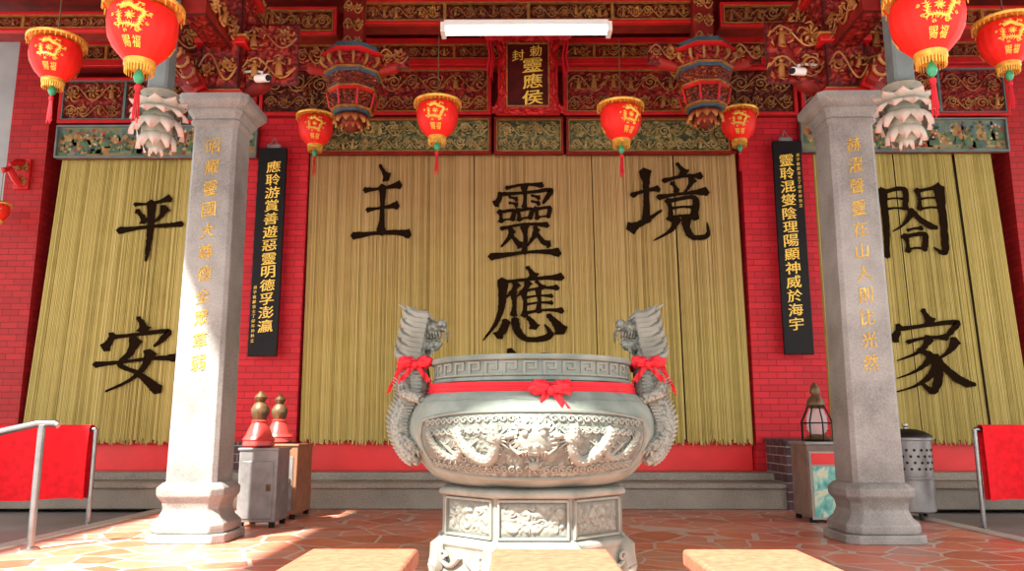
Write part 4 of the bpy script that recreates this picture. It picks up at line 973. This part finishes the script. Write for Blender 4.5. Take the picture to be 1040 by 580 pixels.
# ================================================================== KNEELING STOOLS
def stool(label, x, w):
    t = thing('kneeling_stool', label, 'stool', (x, 2.69, 0), 'kneeling stools'); d = .62
    mb = MB(); mb.box((0, 0, .297), (w, d, .06)); mb.build('seat', M['stoolseat'], t, bevel=.012)
    mb = MB()
    for y in (-1, 1): mb.box((0, y*(d/2-.05), .232), (w-.08, .03, .07))
    for s in (-1, 1): mb.box((s*(w/2-.05), 0, .232), (.03, d-.1, .07))
    mb.build('apron', M['wood'], t)
    for sx in (-1, 1):
        for sy in (-1, 1):
            mb = MB(); mb.box((sx*(w/2-.06), sy*(d/2-.06), .1335), (.05, .05, .267)); mb.build('leg', M['wood'], t, bevel=.005)
stool('tan topped kneeling stool in the foreground, left of the burner', -.60, .385)
stool('tan topped kneeling stool in the foreground, right before the burner', .062, .41)
stool('tan topped kneeling stool in the foreground, right of the burner', .735, .41)

# ================================================================== LEFT FURNITURE
def donation(label, x, y, w, d, h, m, m2):
    t = thing('donation_box', label, 'box', (x, y, 0))
    mb = MB(); mb.box((0, 0, h/2+.02), (w, d, h-.04)); mb.build('body', m, t, bevel=.008)
    mb = MB(); mb.box((0, 0, h-.01), (w+.02, d+.02, .02)); mb.build('lid', m, t, bevel=.004)
    mb = MB(); mb.box((0, -.02, h-.001), (w*.55, .02, .004)); mb.build('slot', M['black'], t)
    mb = MB(); mb.box((0, -d/2-.004, h*.47), (w*.8, .008, h*.72)); dr = mb.build('door', m2, t, bevel=.003)
    mb = MB(); mb.box((w*.3, -d/2-.014, h*.5), (.03, .02, .05)); mb.build('lock', M['brass'], dr)
    for sx in (-1, 1):
        for sy in (-1, 1):
            mb = MB(); mb.box((sx*(w/2-.03), sy*(d/2-.03), .02), (.04, .04, .04)); mb.build('foot', M['black'], t)
donation('stainless steel donation box beside the left stone column', -2.07, 6.55, .30, .34, .60, M['steel_d'], M['steel_d'])
donation('brown cabinet behind the steel donation box', -2.09, 7.20, .34, .5, .62, M['wood'], M['steel_d'])
def jar(label, x, y, z, k=1.0):
    t = thing('red_jar', label, 'jar', (x, y, z), 'red jars with brown finials'); t.scale = (k, k, k)
    mb = MB(); mb.lathe([(.10, 0), (.125, .015), (.12, .05), (.085, .14), (.06, .19), (.065, .205), (.05, .215)], 28); mb.build('base', M['pot'], t)
    mb = MB(); mb.lathe([(.045, .21), (.055, .225), (.07, .27), (.072, .30), (.05, .34), (.03, .355), (.045, .375), (.05, .395), (.03, .42), (.012, .44)], 24); mb.build('finial', M['brass'], t)
    mb = MB(); mb.lathe([(.122, .05), (.127, .06), (.11, .085)], 28); mb.build('band', M['pot'], t)
jar('red jar with brown finial on the steel donation box', -2.12, 6.52, .602)
jar('red jar with brown finial on the brown cabinet behind', -2.12, 7.05, .622, .95)

def rails(label, s, x0, x1, y0):
    t = thing('barrier_rail', label, 'railing', (0, 0, -.03), 'barrier rails under red cloths')
    for x in (x0, x1):
        mb = MB(); mb.tube([(x, y0, 0), (x, y0, .775)], .019, 10); mb.lathe([(.05, 0), (.05, .012), (.025, .02)], 16, (x, y0, 0)); mb.build('post', M['steel'], t)
    mb = MB(); mb.tube([(x0, y0, .77), (x1, y0, .77)], .019, 10); mb.build('top_rail', M['steel'], t)
def cloth(label, x0, x1, y, zt, drop):
    mb = MB()
    def fn(u, v):
        q = v*2-1; a = max(-1, min(1, q*6)); yy = y+.03*math.sin(a*PI/2)*1.0; z = zt+.028*math.cos(a*PI/2)-max(0, abs(q)-.166)*drop/.834
        fold = .022*math.sin(u*17+q)*min(1, max(0, abs(q)-.1)*2)
        return (x0+(x1-x0)*u, yy+fold*(1 if q < 0 else -1) - (.01 if q < 0 else -.01), z+.012*math.sin(u*9)*abs(q)), .5
    mb.grid(fn, 60, 48)
    tag(mb.build('red_cloth', M['cloth'], None, 70, False), label, 'cloth', 'red cloths over the rails')
rails('steel barrier rail under the left red cloth', -1, -5.2, -3.47, 6.6)
cloth('red cloth draped over the rail left of the left column', -4.75, -3.50, 6.6, .75, .56)
rails('steel barrier rail under the right red cloth', 1, 3.60, 5.2, 6.6)
cloth('red cloth draped over the rail at the right edge', 3.64, 4.9, 6.6, .75, .56)
t = thing('handrail', 'polished steel handrail in front of the left red cloth', 'railing', (-3.12, 5.25, 0))
mb = MB(); mb.tube([(0, 0, 0), (.0, 0, .43), (.0, 0, .77)], .023, 12); mb.lathe([(.055, 0), (.055, .012), (.03, .02)], 16); mb.build('post', M['steel'], t)
mb = MB(); mb.tube([(-1.0, -.05, .55), (-.5, -.03, .67), (-.09, -.01, .765), (-.03, 0, .78), (.07, .02, .782), (.095, .02, .77)], .023, 12); mb.build('top_rail', M['steel'], t)
mb = MB(); mb.tube([(-.95, -.05, -.03), (-.95, -.05, .56)], .023, 10); mb.build('post', M['steel'], t)

# ================================================================== RIGHT FURNITURE
xc = at(832, 490, 6.9).x
t = thing('offering_cabinet', 'low grey brown cabinet with a teal picture left of the right column', 'cabinet', (xc+.03, 6.95, 0)); w, d, h = .34, .40, .64
mb = MB(); mb.box((0, 0, h/2+.02), (w, d, h-.04)); mb.build('body', M['greybrown'], t, bevel=.008)
mb = MB(); mb.box((0, 0, h-.01), (w+.03, d+.03, .025)); mb.build('top', M['steel_d'], t, bevel=.004)
mb = MB(); mb.box((-.045, -d/2-.006, h*.46), (.22, .012, h*.84)); pic = mb.build('picture', M['kerb'], t)
mb = MB(); mb.box((-.045, -d/2-.015, h*.38), (.18, .008, h*.62)); mb.build('painted_tile', M['poster'], pic)
mb = MB(); mb.box((-.045, -d/2-.015, h*.79), (.19, .008, h*.14)); mb.build('red_label', M['red_bright'], pic)
for sx in (-1, 1):
    for sy in (-1, 1):
        mb = MB(); mb.box((sx*(w/2-.03), sy*(d/2-.03), .02), (.04, .04, .04)); mb.build('foot', M['black'], t)
t = thing('oil_lamp', 'small oil lamp with bronze finial in a wire cage, on the cabinet', 'lamp', (xc+.02, 6.92, .644))
mb = MB(); mb.lathe([(.10, 0), (.115, .015), (.09, .04), (.05, .06)], 24); mb.build('base', M['brass'], t)
mb = MB(); mb.lathe([(.05, .05), (.085, .10), (.085, .20), (.05, .28)], 24); mb.build('glass', M['glass'], t)
mb = MB(); mb.lathe([(.055, .27), (.075, .30), (.07, .34), (.035, .38), (.045, .41), (.035, .45), (.01, .49)], 24); mb.build('finial', M['brass'], t)
mb = MB()
for k in range(8):
    a = PI*k/4; mb.tube([(.13*math.cos(a), .13*math.sin(a), 0), (.13*math.cos(a), .13*math.sin(a), .16), (.07*math.cos(a), .07*math.sin(a), .29)], .006, 6)
for z in (.01, .15): mb.tube([(.13*math.cos(2*PI*k/24), .13*math.sin(2*PI*k/24), z) for k in range(25)], .006, 6)
mb.build('wire_cage', M['black'], t)
p = at(929, 525, 7.0)
t = thing('steel_drum', 'round perforated steel drum with low domed lid right of the right column', 'burning drum', (p.x+.03, 7.1, 0)); t.scale = (1.15, 1.15, 1.15)
mb = MB(); mb.lathe([(.155, .05), (.165, .06), (.165, .28), (.172, .285), (.172, .30), (.165, .305), (.165, .56), (.175, .565), (.175, .585), (.16, .59)], 36); dm = mb.build('drum', M['steel_d'], t)
mb = MB()
for r_ in range(4):
    for k in range(20):
        a = 2*PI*(k+.5*(r_ % 2))/20; z = .36+.045*r_; mb.tube([(.162*math.cos(a), .162*math.sin(a), z), (.168*math.cos(a), .168*math.sin(a), z)], .010, 8)
mb.build('vent_holes', M['black'], dm)
mb = MB(); mb.lathe([(.180, .585), (.176, .60), (.13, .628), (.07, .645), (0, .65)], 36); ld = mb.build('lid', M['black'], t)
mb = MB(); mb.lathe([(.015, .645), (.012, .66), (.022, .67), (.02, .685), (.0, .69)], 16); mb.build('knob', M['steel'], ld)
for k in range(3):
    a = 2*PI*k/3+.5; mb = MB(); mb.tube([(.13*math.cos(a), .13*math.sin(a), .07), (.15*math.cos(a), .15*math.sin(a), 0)], .016, 8); mb.build('leg', M['black'], t)

# ================================================================== LIGHT
w = bpy.data.worlds.new('sky'); SC.world = w; w.use_nodes = True
bg = w.node_tree.nodes['Background']; bg.inputs[0].default_value = (1, .98, .945, 1); bg.inputs[1].default_value = 2.6
sd = bpy.data.lights.new('sun', 'SUN'); so = bpy.data.objects.new('sun', sd); C.objects.link(so)
sd.energy = 24; sd.angle = R(1.5); sd.color = (1, .93, .82)
dirv = Vector((.55*.62, .83*.62, -.78)); so.rotation_euler = dirv.to_track_quat('-Z', 'Y').to_euler()
